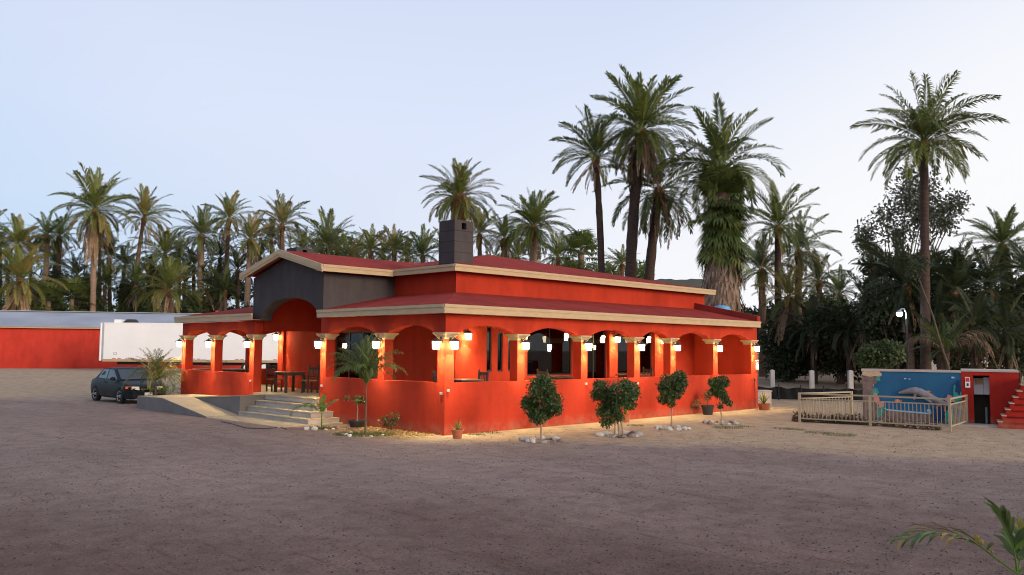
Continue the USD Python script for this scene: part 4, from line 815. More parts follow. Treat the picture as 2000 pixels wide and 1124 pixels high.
def trunk_mesh(b, c, r0_, r1_, rng, bend=0.0, n=26, sides=10):
    t = np.linspace(0, 1, n); p = np.outer(1 - t, b) + np.outer(t, c); side = nrm(np.cross(c - b, [.7, .7, 0])); p += np.outer(np.sin(t * np.pi) * bend, side)
    rr = (r0_ + (r1_ - r0_) * t) * (1 + .10 * np.clip(1 - t * 8, 0, 1) * 3); rr = rr * (1 + .06 * np.sin(np.arange(n) * 2.4)) * rng.uniform(.95, 1.05, n)
    return MB().tube(p, rr, sides).arr()
GOLD = 2.399963
def palm(px, cy, R, Y, bpx, label, n=40, dry=10, greens=('frond_green', 'frond_deep'), parts=False, seed=0, tr=.24, trunk='palm_trunk', bend=0.0, low=-28, top=84, droop=1.0, lw=.17, hang=.35, group=None, base=True, nl=56, dryl=.9, dense=1.0, wid=.082, dmat='frond_dry', name='date_palm'):
    rng = np.random.RandomState(seed + int(px * 7 + cy)); C = G(px, cy, Y); B = G(bpx, 690, Y); B[2] = -.2; Lf = 1.32 * R * Y / F
    t = thing(name, label, 'palm', group, (B[0], B[1], 0)); O = np.array([B[0], B[1], 0]); C = C - O; B = B - O
    obj('trunk', trunk_mesh(B, C, tr * 1.15, tr * .85, rng, bend), trunk, t, smooth=60)
    if base: obj('leaf_base', MB().lathe([(tr * .85, -3.2 * tr), (tr * 1.12, -1.8 * tr), (tr * 1.25, -.6 * tr), (tr * .9, .4 * tr), (.02, 1.0 * tr)], tuple(C), sides=10), 'leaf_base', t, smooth=50)
    mb = [MB(), MB()]; az0 = rng.rand() * 6
    for k in range(n):
        s = (k + .5) / n; el = math.radians(top + (low - top) * s ** .92 + rng.normal(0, 5)); dr = math.radians((10 + 62 * math.sin(math.pi * min(s * .62 + .06, 1))) * droop + rng.normal(0, 6))
        ln = Lf * (.80 + .20 * math.sin(math.pi * min(1, s * 1.1 + .15))) * rng.uniform(.88, 1.06)
        m = frond_mesh(C + np.array([0, 0, .1 * (1 - s)]), az0 + k * GOLD + rng.normal(0, .12), el, dr, ln, rng, nl=nl, lw=lw, wid=wid, hang=hang, twist=rng.normal(0, .25), dense=dense)
        if parts: obj('frond', m, greens[1 if rng.rand() < .35 + .5 * s * 0 else 0] if len(greens) == 2 else greens[int(rng.rand() * len(greens))], t)
        else: mb[int(rng.rand() < .4)].add(m)
    if not parts:
        obj('crown', mb[0], greens[0], t)
        if mb[1].v: obj('crown', mb[1], greens[1 % len(greens)], t)
    db = MB()
    for k in range(dry):
        el = math.radians(rng.uniform(-84, -30)); o = C - np.array([0, 0, rng.uniform(.0, .28) * Lf * (.4 + dryl * .5)])
        m = frond_mesh(o, rng.rand() * 6.28, el, math.radians(rng.uniform(15, 50)), Lf * dryl * rng.uniform(.6, 1.0), rng, nl=max(14, int(nl * .8)), lw=lw * .62, wid=wid * 1.1, hang=1.2, dense=.85)
        if parts: obj('dry_frond', m, dmat, t)
        else: db.add(m)
    if db.v: obj('dead_skirt', db, dmat, t)
    return t, C, O
# --- left grove, behind the warehouse
LG = 104.
palm(185, 412, 74, LG - 4, 180, 'tallest palm of the left grove, pale straight trunk and heavy tan skirt', 46, 22, ('frond_green', 'frond_olive'), True, 1, .34, 'palm_trunk_tan', dryl=1.05, low=-45)
palm(281, 427, 54, LG, 262, 'slim leaning palm just right of the tallest left palm, with hanging dead fronds', 34, 10, ('frond_olive', 'frond_green'), True, 2, .26, bend=.5, low=-15)
palm(36, 480, 52, LG, 38, 'dark feathery palm near the left edge of the grove', 36, 4, ('frond_green', 'frond_olive'), True, 3, .28, low=-20)
palm(92, 461, 40, LG + 4, 86, 'left of two skirted palms between the edge palm and the tallest palm', 30, 16, seed=4, trunk='palm_trunk_tan', tr=.36, dryl=.9)
palm(116, 464, 40, LG + 6, 108, 'right of two skirted palms, close beside the tallest palm', 30, 14, seed=5, trunk='palm_trunk', tr=.34, dryl=.9)
palm(393, 462, 50, LG, 391, 'stout pale-trunked palm with a full round green crown left of the gable', 44, 6, ('frond_blue', 'frond_green'), True, 6, .42, 'palm_trunk_tan', low=-35)
palm(447, 430, 47, LG + 2, 432, 'tall palm with an upright green tuft above the left wing roof', 36, 12, ('frond_green', 'frond_olive'), True, 7, .28, dryl=.9)
palm(489, 470, 50, LG - 2, 476, 'brownish palm with curved dry fronds, against the left slope of the gable', 36, 18, ('frond_olive', 'frond_green'), True, 8, .36, 'palm_trunk_tan', low=-45, dmat='frond_dry')
palm(551, 441, 54, LG, 548, 'arching palm standing directly behind the gable peak', 36, 5, ('frond_olive', 'frond_blue'), True, 9, .30, 'palm_trunk_tan', low=-30)
palm(642, 484, 62, LG - 6, 642, 'grey-green palm with long arching fronds behind the middle of the gable roof', 36, 4, ('frond_blue', 'frond_green'), True, 10, .3, low=-12)
palm(40, 548, 66, LG - 10, 41, 'low broad palm at the left edge with long drooping tan fronds', 38, 20, ('frond_green', 'frond_olive'), True, 11, .38, 'palm_trunk_tan', low=-40, dryl=1.15)
palm(331, 568, 62, LG - 10, 329, 'low spreading palm just above the white trailer', 36, 8, ('frond_green', 'frond_olive'), True, 12, .32, 'palm_trunk_tan', low=-30)
palm(322, 500, 56, LG + 2, 320, 'middle-height dark palm behind the low palm above the trailer', 34, 8, ('frond_green', 'frond_olive'), True, 13, .28, low=-30)
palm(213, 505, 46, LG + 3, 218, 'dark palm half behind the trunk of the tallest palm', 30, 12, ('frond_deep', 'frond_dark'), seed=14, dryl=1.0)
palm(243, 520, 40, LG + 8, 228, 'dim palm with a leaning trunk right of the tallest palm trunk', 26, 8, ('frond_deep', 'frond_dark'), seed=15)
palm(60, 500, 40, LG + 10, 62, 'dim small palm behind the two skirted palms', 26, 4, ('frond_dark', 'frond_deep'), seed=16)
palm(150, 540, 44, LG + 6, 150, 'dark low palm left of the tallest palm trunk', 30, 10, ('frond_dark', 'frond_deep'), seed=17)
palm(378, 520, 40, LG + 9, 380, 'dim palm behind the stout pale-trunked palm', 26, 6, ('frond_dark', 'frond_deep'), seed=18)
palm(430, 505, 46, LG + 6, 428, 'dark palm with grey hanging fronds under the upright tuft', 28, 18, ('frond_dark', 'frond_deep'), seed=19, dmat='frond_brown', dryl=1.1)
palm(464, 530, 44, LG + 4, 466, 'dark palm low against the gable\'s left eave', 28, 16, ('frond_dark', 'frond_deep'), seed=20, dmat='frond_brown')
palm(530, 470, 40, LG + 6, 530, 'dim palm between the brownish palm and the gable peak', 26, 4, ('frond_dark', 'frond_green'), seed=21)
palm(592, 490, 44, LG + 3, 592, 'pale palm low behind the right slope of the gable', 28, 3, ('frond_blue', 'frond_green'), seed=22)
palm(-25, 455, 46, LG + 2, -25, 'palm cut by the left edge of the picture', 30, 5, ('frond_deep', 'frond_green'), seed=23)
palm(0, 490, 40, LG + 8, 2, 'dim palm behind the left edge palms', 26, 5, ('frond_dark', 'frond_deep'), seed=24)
for k, (px, cy, R_, Y_, lb) in enumerate(((15, 540, 44, 110, 'behind the low broad palm at the left edge'), (108, 520, 42, 112, 'between the two skirted palms, low'), (165, 575, 46, 103, 'hugging the foot of the tallest palm'), (205, 560, 44, 106, 'right of the foot of the tallest palm'),
        (295, 545, 44, 108, 'low between leaning palm and trailer palm'), (360, 555, 46, 107, 'right of the low spreading trailer palm'), (405, 565, 44, 104, 'at the foot of the stout pale palm'), (440, 570, 44, 103, 'low behind the left wing roof'), (350, 500, 38, 112, 'high behind the trailer palms'), (195, 470, 36, 114, 'peeping right of the tallest palm'), (508, 505, 40, 108, 'just left of the gable peak'), (620, 500, 40, 104, 'left of the grey-green palm over the roof'), (660, 500, 40, 104, 'right of the grey-green palm over the roof'), (700, 500, 38, 104, 'low left of the first bright palm'), (750, 500, 38, 102, 'between the two bright palms over the roof'), (795, 505, 40, 100, 'right of the second bright palm'))):
    palm(px, cy, R_, Y_, px, 'dim palm ' + lb, 26, 6 if px < 520 else 2, ('frond_deep', 'frond_dark') if px < 520 else ('frond_green', 'frond_olive'), seed=100 + k, dmat='frond_brown' if k % 2 else 'frond_dry')
palm(265, 560, 48, LG - 2, 262, 'dark low palm between the tallest palm and the low spreading palm', 30, 10, ('frond_dark', 'frond_deep'), seed=25)
# --- middle grove
palm(724, 492, 46, 92., 724, 'first bright palm right of the grey-green palm, low behind the roof', 34, 2, ('frond_green', 'frond_olive'), True, 26, low=-15)
palm(770, 492, 42, 92., 770, 'second bright palm behind the roof, between gable and chimney', 34, 2, ('frond_green', 'frond_olive'), True, 27, low=-15)
palm(826, 500, 48, 90., 826, 'deep green palm touching the left side of the chimney', 36, 2, ('frond_green', 'frond_deep'), True, 28, low=-15)
palm(898, 388, 70, 68., 884, 'thick-necked palm rising straight behind the chimney', 54, 16, ('frond_green', 'frond_olive'), True, 29, .62, 'palm_trunk_tan', low=-48, droop=1.1, dryl=.7)
palm(1042, 445, 66, 78., 1040, 'full round palm midway between chimney and the tall trio', 58, 8, ('frond_green', 'frond_deep'), True, 30, .42, 'palm_trunk_tan', low=-42)
palm(985, 470, 46, 84., 984, 'smaller palm with a tan skirt between the chimney and the full round palm', 36, 18, ('frond_green', 'frond_deep'), True, 31, .34, dryl=.75)
palm(937, 460, 46, 82., 937, 'pale green palm touching the right side of the chimney', 34, 4, ('frond_olive', 'frond_green'), True, 32)
palm(1215, 518, 36, 84., 1215, 'small palm low between the two leaning trunks of the tall trio', 30, 2, ('frond_green', 'frond_deep'), seed=33)
palm(1090, 505, 42, 88., 1090, 'palm low behind the roof right of the full round palm', 30, 4, ('frond_green', 'frond_deep'), seed=34)
palm(1012, 505, 40, 90., 1010, 'dim palm low behind the roof left of the full round palm', 28, 8, ('frond_olive', 'frond_deep'), seed=35)
palm(680, 505, 44, 96., 680, 'low olive palm left of the first bright palm behind the roof', 30, 2, ('frond_olive', 'frond_green'), seed=36)
palm(870, 490, 40, 94., 872, 'palm mostly hidden by the chimney', 28, 2, ('frond_green', 'frond_deep'), seed=37)
# --- the tall trio and its neighbours
palm(1164, 308, 84, 62., 1172, 'slender tall palm with sparse dark crown and stray hanging fronds, left of the tall trio', 34, 12, ('frond_deep', 'frond_green'), True, 38, .25, trunk='palm_trunk_dark', bend=-.25, low=-22, dryl=.75)
palm(1252, 256, 100, 62., 1232, 'tallest central palm with a dense upright crown and long brown skirt', 62, 60, ('frond_green', 'frond_deep'), True, 39, .40, trunk='palm_trunk_dark', bend=.35, low=-35, dryl=.85, dmat='frond_dry')
palm(1287, 372, 98, 64., 1262, 'leaning palm directly behind the tallest central palm, fronds drooping', 34, 16, ('frond_deep', 'frond_green'), True, 40, .38, trunk='palm_trunk_dark', bend=.3, low=-55, top=60, dryl=.8, dmat='frond_brown')
palm(1408, 330, 112, 57., 1413, 'big weeping palm whose fronds hang over the shaggy fan palm', 64, 6, ('frond_green', 'frond_blue', 'frond_deep'), True, 41, .38, low=-72, droop=1.3, trunk='palm_trunk')
palm(1519, 445, 78, 62., 1520, 'palm with a clean dark trunk standing right of the shaggy fan palm', 34, 4, ('frond_deep', 'frond_green'), True, 42, .26, trunk='palm_trunk_dark', low=-30)
palm(1560, 492, 66, 68., 1556, 'pale spreading palm right of the clean dark trunk', 40, 14, ('frond_blue', 'frond_olive'), True, 43, .30, low=-35, dryl=.9)
palm(1488, 530, 58, 66., 1490, 'grey-green palm between the shaggy fan palm and the dark trunk', 36, 8, ('frond_blue', 'frond_deep'), True, 44, .3)
palm(1540, 585, 60, 60., 1540, 'low palm with a broad fall of tan dead fronds, right of the restaurant', 26, 34, ('frond_olive', 'frond_deep'), True, 45, .34, low=-30, dryl=1.15)
palm(1600, 552, 52, 72., 1602, 'dim palm behind the pale spreading palm, dark skirted', 36, 16, ('frond_deep', 'frond_dark'), seed=46, dmat='frond_brown')
palm(1805, 280, 112, 46., 1806, 'tallest right-hand palm with a wide feathery crown and dark trunk', 46, 0, ('frond_blue', 'frond_deep', 'frond_green'), True, 47, .25, trunk='palm_trunk_dark', low=-25, lw=.19, hang=.7, nl=56, dense=.92)
palm(1958, 482, 66, 58., 1974, 'palm near the right edge with a dark trunk and drooping crown', 44, 6, ('frond_deep', 'frond_green'), True, 48, .30, trunk='palm_trunk_dark', low=-45)
palm(1700, 512, 32, 82., 1702, 'small distant palm left of the tallest right-hand palm', 26, 4, ('frond_deep', 'frond_dark'), seed=49, tr=.3)
palm(1640, 575, 44, 76., 1640, 'low dim palm between pale spreading palm and the dark thicket', 28, 6, ('frond_dark', 'frond_deep'), seed=50, dmat='frond_brown')
palm(1770, 560, 92, 50., 1780, 'dark palm below the tallest right-hand palm, left of its trunk', 34, 28, ('frond_dark', 'bush_dark'), seed=51, dmat='frond_brown', low=-50, dryl=1.0)
palm(1862, 570, 96, 50., 1862, 'dark palm below and right of the tallest right-hand trunk', 34, 26, ('frond_dark', 'bush_dark'), seed=52, dmat='frond_brown', low=-50, dryl=1.0)
palm(1935, 575, 86, 52., 1940, 'dark sprawling palm under the right edge palm', 34, 30, ('frond_dark', 'bush_dark'), seed=53, dmat='frond_brown', low=-50, dryl=1.0)
palm(2020, 545, 80, 54., 2025, 'dark palm cut by the right edge of the picture', 34, 8, ('frond_dark', 'frond_deep'), seed=54)
palm(1700, 610, 66, 52., 1704, 'dark low palm left of the street lamp with hanging brown fronds', 28, 32, ('frond_dark', 'bush_dark'), seed=55, dmat='frond_brown', low=-40, dryl=1.0)
# stray brown fronds that arch low over the mural: one shaggy young palm
t, C, O = palm(1848, 690, 70, 44., 1846, 'low shaggy palm over the mural whose dead brown fronds arch down', 14, 0, ('frond_dark', 'frond_deep'), seed=56, low=10, top=80, base=False, tr=.16, trunk='palm_trunk_dark')
rng = np.random.RandomState(5)
for az, Lf, el in ((-.9, 3.6, 62), (-.45, 3.3, 50), (-1.4, 2.8, 58), (2.2, 3.0, 55), (1.6, 2.6, 62)):
    obj('dry_frond', frond_mesh(C, az, math.radians(el), math.radians(150), Lf, rng, nl=40, lw=.20, wid=.06, hang=2.2, flat=-.3), 'frond_brown', t)
for k, (px, cy, R_, Y_, lb) in enumerate(((1728, 592, 58, 52., 'left of the street lamp head'), (1832, 620, 62, 49., 'under the leaning bare trunk'), (1905, 640, 66, 46., 'over the doorway of the red outbuilding'), (1966, 650, 70, 46., 'over the right end of the red outbuilding'), (1655, 645, 56, 54., 'behind the rightmost fence post'), (1585, 640, 54, 57., 'behind the middle fence post'))):
    palm(px, cy, R_, Y_, px + 6, 'dark drooping palm ' + lb, 26, 18, ('frond_dark', 'bush_dark'), seed=200 + k, dmat='frond_brown', low=-50, droop=1.25, base=False, tr=.2, trunk='palm_trunk_dark', dryl=.95)
# --- fan palms
def fan_palm(px, cy, R, Y, bpx, label, n, dead, seed, tr, skirt=None, gm=('frond_green', 'frond_deep'), low=-60, drop=.5):
    rng = np.random.RandomState(seed); C = G(px, cy, Y); B = G(bpx, 690, Y); B[2] = -.2; O = np.array([B[0], B[1], 0]); C = C - O; B = B - O; s = R * Y / F
    t = thing('fan_palm', label, 'palm', None, (O[0], O[1], 0)); obj('trunk', trunk_mesh(B, C, tr, tr * .8, rng), 'palm_trunk_tan', t, smooth=60)
    for k in range(n):
        q = (k + .5) / n; el = math.radians(80 + (low - 80) * q); dz = q ** 1.3 * s * drop
        if drop > .9 and q > .3: dz = rng.uniform(.0, 1.25) * s; el = math.radians(rng.uniform(-82, -25) if dz > .55 * s else rng.uniform(-70, 20))
        obj('fan_leaf', fan_mesh(C - np.array([0, 0, dz]), k * GOLD, el, s * (rng.uniform(.32, .62) if drop > .9 else .52), s * (rng.uniform(.42, .66) if drop > .9 else .55), rng), gm[k % 3 == 0], t)
    if drop > .9:
        for k in range(34): obj('fan_leaf', fan_mesh(C - np.array([0, 0, rng.uniform(.1, 1.1) * s]), rng.rand() * 6.28, math.radians(rng.uniform(-75, -35)), s * .22, s * .5, rng), gm[k % 2], t)
    b = MB()
    for k in range(dead): b.add(fan_mesh(C - np.array([0, 0, s * rng.uniform(.4, .9)]), rng.rand() * 6.28, math.radians(rng.uniform(-88, -60)), s * .4, s * .5, rng, 12, .9))
    if dead: obj('dead_skirt', b, 'frond_dry', t)
    if skirt:
        (z0, z1, ra, rb), b = skirt, MB()
        for k in range(520):
            a = rng.rand() * 6.28; q = rng.rand() ** .8; zt = z1 + (z0 - z1) * q * .9; r = (ra + (rb - ra) * (1 - q)) * rng.uniform(.75, 1.08); ln = rng.uniform(.5, 1.5); wd = rng.uniform(.03, .10)
            d = np.array([math.cos(a), math.sin(a), 0]); s_ = np.array([-d[1], d[0], 0]); p0 = d * r * .86 + [0, 0, zt]; p1 = d * r + [0, 0, zt - ln * .5] + s_ * rng.normal(0, .06); p2 = d * r * rng.uniform(.86, 1.05) + [0, 0, zt - ln] + s_ * rng.normal(0, .12)
            b.add(np.array([p0 + s_ * wd, p0 - s_ * wd, p1 + s_ * wd * .8, p1 - s_ * wd * .8, p2]), [(0, 1, 3), (0, 3, 2), (2, 3, 4)])
        core = MB(); zz_ = np.linspace(z0, z1, 16); core.lathe([(ra * .78 + (rb - ra) * (z - z0) / (z1 - z0) * .78 + .05 * math.sin(z * 9), z) for z in zz_] + [(.01, z1)], sides=18)
        obj('fibre_core', core, 'fibre', t, smooth=60); obj('dead_skirt', b, 'fibre', t, kind='stuff')
    return t
z0, z1 = G(1410, 700, 55.)[2], G(1410, 482, 55.)[2]
fan_palm(1410, 378, 80, 55., 1412, 'shaggy fan palm with a very thick skirt of dead fronds behind the right roof end', 110, 20, 61, .6, (z0, z1, 1.30, 1.45), ('frond_deep', 'frond_green'), -80, 1.05)
fan_palm(1135, 490, 54, 82., 1133, 'dark green fan palm low behind the roof, beside the slender trunk', 40, 4, 62, .35, None, ('frond_deep', 'frond_green'))
fan_palm(95, 585, 46, 98., 95, 'dark fan palm above the warehouse roof near the left edge', 34, 6, 63, .3, None, ('frond_deep', 'frond_dark'))
fan_palm(140, 580, 52, 100., 141, 'dark fan palm above the warehouse roof left of the tallest palm', 34, 6, 64, .3, None, ('frond_deep', 'frond_dark'))
# --- broad-leaved shrubs, small trees, gum tree
def leaves(blobs, n, size, rng, asp=.45, down=.35, shell=2.6):
    c = np.array([b[:3] for b in blobs]); r = np.array([b[3] for b in blobs]); w = r ** 2; k = rng.choice(len(blobs), n, p=w / w.sum())
    d = nrm(rng.normal(size=(n, 3))); pos = c[k] + d * (r[k] * rng.rand(n) ** (1 / shell) * rng.uniform(.85, 1.12, n))[:, None] * np.array([1, 1, .95])
    ax = nrm(d * .6 + rng.normal(size=(n, 3)) * .7 + np.array([0, 0, -down])); sd = nrm(np.cross(ax, rng.normal(size=(n, 3)))); up = np.cross(sd, ax); s = size * rng.uniform(.65, 1.3, n)[:, None]
    V = np.stack([pos, pos + ax * s * .5 + sd * s * asp * .5 + up * s * .06, pos + ax * s * .5 - sd * s * asp * .5 + up * s * .06, pos + ax * s], 1).reshape(-1, 3); i = np.arange(n)[:, None] * 4
    return V, np.vstack([i + [0, 1, 2], i + [1, 3, 2]])
def px_blobs(bl, Y, O, rng, spread=.6):
    out = []
    for px, py, r in bl:
        p = G(px, py, Y) - O; rr = r * Y / F; out.append((*(p + HEAD * rng.uniform(-spread, spread) * rr), rr))
    return out
def ficus(bx, by, bl, n, label, stems=1, seed=0):
    rng = np.random.RandomState(seed); O = ground(bx, by); O[2] = 0; Y = (O - EYE) @ HEAD; t = thing('ficus_tree', label, 'small tree', None, O); bs = px_blobs(bl, Y, O, rng, .8); s = Y / F
    tb = MB(); cen = np.mean([b[:3] for b in bs], 0)
    for k in range(stems): o = np.array([.06 * (k - (stems - 1) / 2) * 2, -.05 * k, -.05]); tb.tube([o, o * .8 + cen * np.array([.3, .3, .35]), cen * np.array([.8, .8, .75]), cen], [.026, .022, .018, .008], 7)
    for b in bs: tb.tube([cen * np.array([.7, .7, .72]), (cen * .5 + np.array(b[:3]) * .5), np.array(b[:3])], [.012, .009, .004], 5)
    obj('trunk', tb, 'trunk_pale', t, smooth=60); obj('crown', leaves(bs, int(n * 2.0), .088, rng, .46, .6), 'ficus_leaf', t)
    return O
T1 = ficus(1057, 862, [(1057, 765, 27), (1036, 788, 17), (1078, 783, 20), (1064, 746, 15), (1047, 748, 12), (1050, 812, 16), (1085, 798, 13), (1028, 783, 11), (1040, 803, 14), (1068, 805, 13), (1073, 758, 14)], 2300, 'first small ficus, nearest the corner, single pale stem in a ring of stones', 1, 1)
T2 = ficus(1207, 852, [(1178, 764, 21), (1214, 766, 26), (1196, 792, 22), (1236, 760, 12), (1180, 800, 15), (1184, 822, 13), (1164, 772, 10), (1230, 788, 13), (1205, 812, 13), (1222, 748, 9), (1170, 752, 9), (1243, 772, 8)], 2800, 'broad bushy ficus, widest of the four, with several thin stems', 3, 2)
T3 = ficus(1311, 838, [(1308, 748, 19), (1328, 736, 13), (1304, 770, 16), (1321, 768, 12), (1296, 757, 11), (1295, 780, 9), (1327, 753, 12), (1310, 786, 9), (1334, 746, 8)], 1700, 'third small ficus along the long wall, ragged crown on a thin stem', 1, 3)
T4 = ficus(1409, 828, [(1404, 752, 16), (1394, 747, 10), (1415, 745, 12), (1410, 768, 11), (1417, 779, 9), (1424, 786, 6), (1400, 764, 10), (1405, 793, 5)], 1300, 'last and smallest ficus, lopsided crown near the right end of the wall', 1, 4)
def rock_mesh(r, rng):
    m = trimesh.creation.icosphere(1, 1.0); v = np.array(m.vertices); v = v * (1 + .18 * rng.normal(size=(len(v), 1))) * np.array([r, r * rng.uniform(.65, .95), r * rng.uniform(.5, .7)]); a = rng.rand() * 6.28
    R = np.array([[math.cos(a), -math.sin(a), 0], [math.sin(a), math.cos(a), 0], [0, 0, 1]]); return v @ R.T, np.array(m.faces)
def ring(O, rx, n, seed, where, k0=0.0, k1=6.283, rmin=.06, rmax=.12):
    rng = np.random.RandomState(seed)
    for k in range(n):
        a = k0 + (k1 - k0) * (k + rng.uniform(-.2, .2)) / n; m = ['stone_white', 'stone_grey', 'stone_white', 'stone_brown'][rng.randint(4)]; r = rng.uniform(rmin, rmax)
        lb = {'stone_white': 'whitewashed', 'stone_grey': 'grey', 'stone_brown': 'brown'}[m]
        p = O + RT * rx * math.cos(a) * rng.uniform(.85, 1.1) + HEAD * rx * .9 * math.sin(a) * rng.uniform(.85, 1.1)
        x = tag(UsdGeom.Xform.Define(stage, free('/World', 'border_stone')).GetPrim(), f'{lb} border stone {where}', 'stone', f'{lb} border stones {where}'); UsdGeom.Xformable(x).AddTranslateOp().Set(Gf.Vec3d(float(p[0]), float(p[1]), r * .30))
        obj('stone', rock_mesh(r, rng), m, x, smooth=45)
ring(T1, .52, 13, 1, 'ringing the first ficus near the corner'); ring(T2, .52, 13, 2, 'ringing the broad bushy ficus', rmin=.07, rmax=.14); ring(T3, .52, 14, 3, 'ringing the third ficus'); ring(T4, .55, 15, 4, 'ringing the last small ficus')
# --- young palms
def young_palm(O, label, H, n, Lf, seed, mats=('young_green',), el=(75, 10), droop=(40, 80), nl=20, lw=.2, wid=.14, stem=.03, flat=.4, hang=.3, cat='young palm', name='young_palm'):
    rng = np.random.RandomState(seed); O = np.array([O[0], O[1], 0.]); t = thing(name, label, cat, None, O)
    obj('stem', MB().tube([(0, 0, -.05), (.02, .01, H * .5), (0, 0, H)], [stem * 1.2, stem, stem * .7], 7), 'trunk_brown', t, smooth=60)
    for k in range(n):
        s = k / max(1, n - 1); obj('frond', frond_mesh(np.array([0, 0, H]), k * GOLD + rng.rand(), math.radians(el[0] + (el[1] - el[0]) * s), math.radians(droop[0] + (droop[1] - droop[0]) * s), Lf * rng.uniform(.85, 1.1), rng, nl=nl, lw=lw, wid=wid, flat=flat, hang=hang), mats[k % len(mats)], t)
    return t
Y1 = ground(628, 838); t = thing('young_palm', 'knee-high young palm with broad leaves before the entrance steps', 'young palm', None, (Y1[0], Y1[1], 0)); rng = np.random.RandomState(3)
obj('stem', MB().tube([(0, 0, -.05), (0, 0, .25), (0, 0, .45)], [.025, .022, .015], 7), 'young_green', t)
azr = math.atan2(RT[1], RT[0])
for az, el, dr, ln, nl in ((azr + math.pi + .25, 48, 125, 1.05, 16), (azr + .15, 62, 45, .62, 12), (azr + math.pi - .2, 72, 35, .50, 12), (azr + 1.6, 78, 30, .6, 12), (azr - 1.3, 55, 70, .6, 12)):
    obj('frond', frond_mesh(np.array([0, 0, .42]), az, math.radians(el), math.radians(dr), ln, rng, nl=nl, lw=.30, wid=.50, start=.18, hang=.8), 'young_green', t)
Y2 = ground(713, 850); young_palm(Y2, 'feathery young palm on a thin pale trunk before the second arch', 1.36, 36, 1.35, 5, ('fern_green', 'frond_deep'), (89, 58), (22, 128), 44, .22, .05, .026, hang=1.5)
ring(Y1, .5, 10, 5, 'under the knee-high young palm', rmin=.05, rmax=.12); ring(Y2, .55, 12, 6, 'half sunk round the feathery young palm', rmin=.04, rmax=.08)
Y3 = np.array([-1.15, 16.6, 0]); young_palm(Y3, 'feathery young palm standing in front of the parked car', 1.0, 40, 1.45, 6, ('fern_green', 'frond_olive'), (88, 25), (35, 130), 40, .20, .05, .04, hang=1.3)
young_palm((-.55, 17.0), 'bushy low palm at the foot of the far left column', .35, 16, 1.05, 7, ('fern_green', 'frond_green'), (85, 20), (45, 110), 30, .2, .06, .04, hang=1.0)
young_palm((.75, 15.3), 'green fern showing over the parapet of the left wing', 1.35, 12, .75, 8, ('young_green', 'fern_green'), (75, 15), (60, 120), 26, .2, .08, .05, hang=.8, cat='fern', name='fern')
# --- foreground coconut seedling, cut by the picture's corner
S = G(1987, 1124, 6.0); FO = np.array([S[0], S[1], 0]); rng = np.random.RandomState(12)
t = thing('coconut_seedling', 'foreground coconut seedling in the bottom right corner, one frond arching left', 'young palm', None, FO)
obj('stem', MB().tube([(0, 0, -.05), (0, 0, .5), tuple(S - FO)], [.05, .035, .02], 8), 'young_green', t, smooth=60)
def broad_frond(pts, Ys, nl, ln, wid, mats, rach=.008, s0=.12, name='frond'):
    p = np.array([G(x, y, Y) - FO for (x, y), Y in zip(pts, Ys)]); f = holder(name, t); obj('midrib', MB().tube(p, np.linspace(rach, rach * .35, len(p)), 6), 'young_green', f, smooth=60)
    seg = np.linalg.norm(np.diff(p, axis=0), axis=1); cum = np.concatenate([[0], np.cumsum(seg)]) / seg.sum(); T = nrm(np.gradient(p, axis=0))
    for k in range(nl):
        s = s0 + (1 - s0) * (k + .5) / nl; q = np.array([np.interp(s, cum, p[:, i]) for i in range(3)]); d = nrm(np.array([np.interp(s, cum, T[:, i]) for i in range(3)]))
        sd = nrm(np.cross(d, [0, 0, 1.])); up = np.cross(sd, d)
        for sg in (-1, 1):
            l = ln * (.65 + .5 * math.sin(math.pi * min(1, s * .9 + .1))) * rng.uniform(.75, 1.15); ph = math.radians(60 - 38 * s + rng.normal(0, 7)); e = nrm(d * math.cos(ph) + sd * sg * math.sin(ph) * .8 + up * (rng.uniform(.25, .75) if sg > 0 else rng.uniform(-.15, .5)) * math.sin(ph)); w_ = nrm(np.cross(e, up)) * wid * rng.uniform(.8, 1.2)
            m1 = q + e * l * .35; m2 = q + nrm(e + np.array([0, 0, -.15])) * l * .7; tp = q + nrm(e + np.array([0, 0, -.35])) * l
            obj('leaflet', MB().add(np.array([q, m1 + w_, m1 - up * .004, m1 - w_, m2 + w_ * .75, m2 - up * .006, m2 - w_ * .75, tp]), [(0, 1, 2), (0, 2, 3), (1, 4, 2), (4, 5, 2), (2, 5, 3), (5, 6, 3), (4, 7, 5), (5, 7, 6)]), mats[int(rng.rand() ** 1.6 * len(mats))], f)
broad_frond([(1987, 1120), (1955, 1098), (1925, 1075), (1900, 1058), (1868, 1048), (1832, 1041), (1800, 1043), (1762, 1056)], np.linspace(6.0, 5.75, 8), 15, .235, .0155, ('fern_green', 'fern_green', 'young_green', 'young_yellow', 'dead_leaf'), s0=.22)
broad_frond([(1987, 1122), (1984, 1095), (1978, 1062), (1966, 1030), (1956, 1010)], np.linspace(6.0, 5.95, 5), 9, .25, .022, ('fern_green', 'young_green'), s0=.25)
broad_frond([(1987, 1122), (1992, 1095), (1998, 1066), (2008, 1036)], np.linspace(6.0, 6.1, 4), 9, .25, .022, ('fern_green', 'young_green', 'young_yellow'), s0=.25)
broad_frond([(1987, 1122), (2010, 1100), (2040, 1085), (2080, 1085)], np.linspace(6.0, 6.0, 4), 10, .18, .011, ('fern_green', 'young_green'), s0=.25)
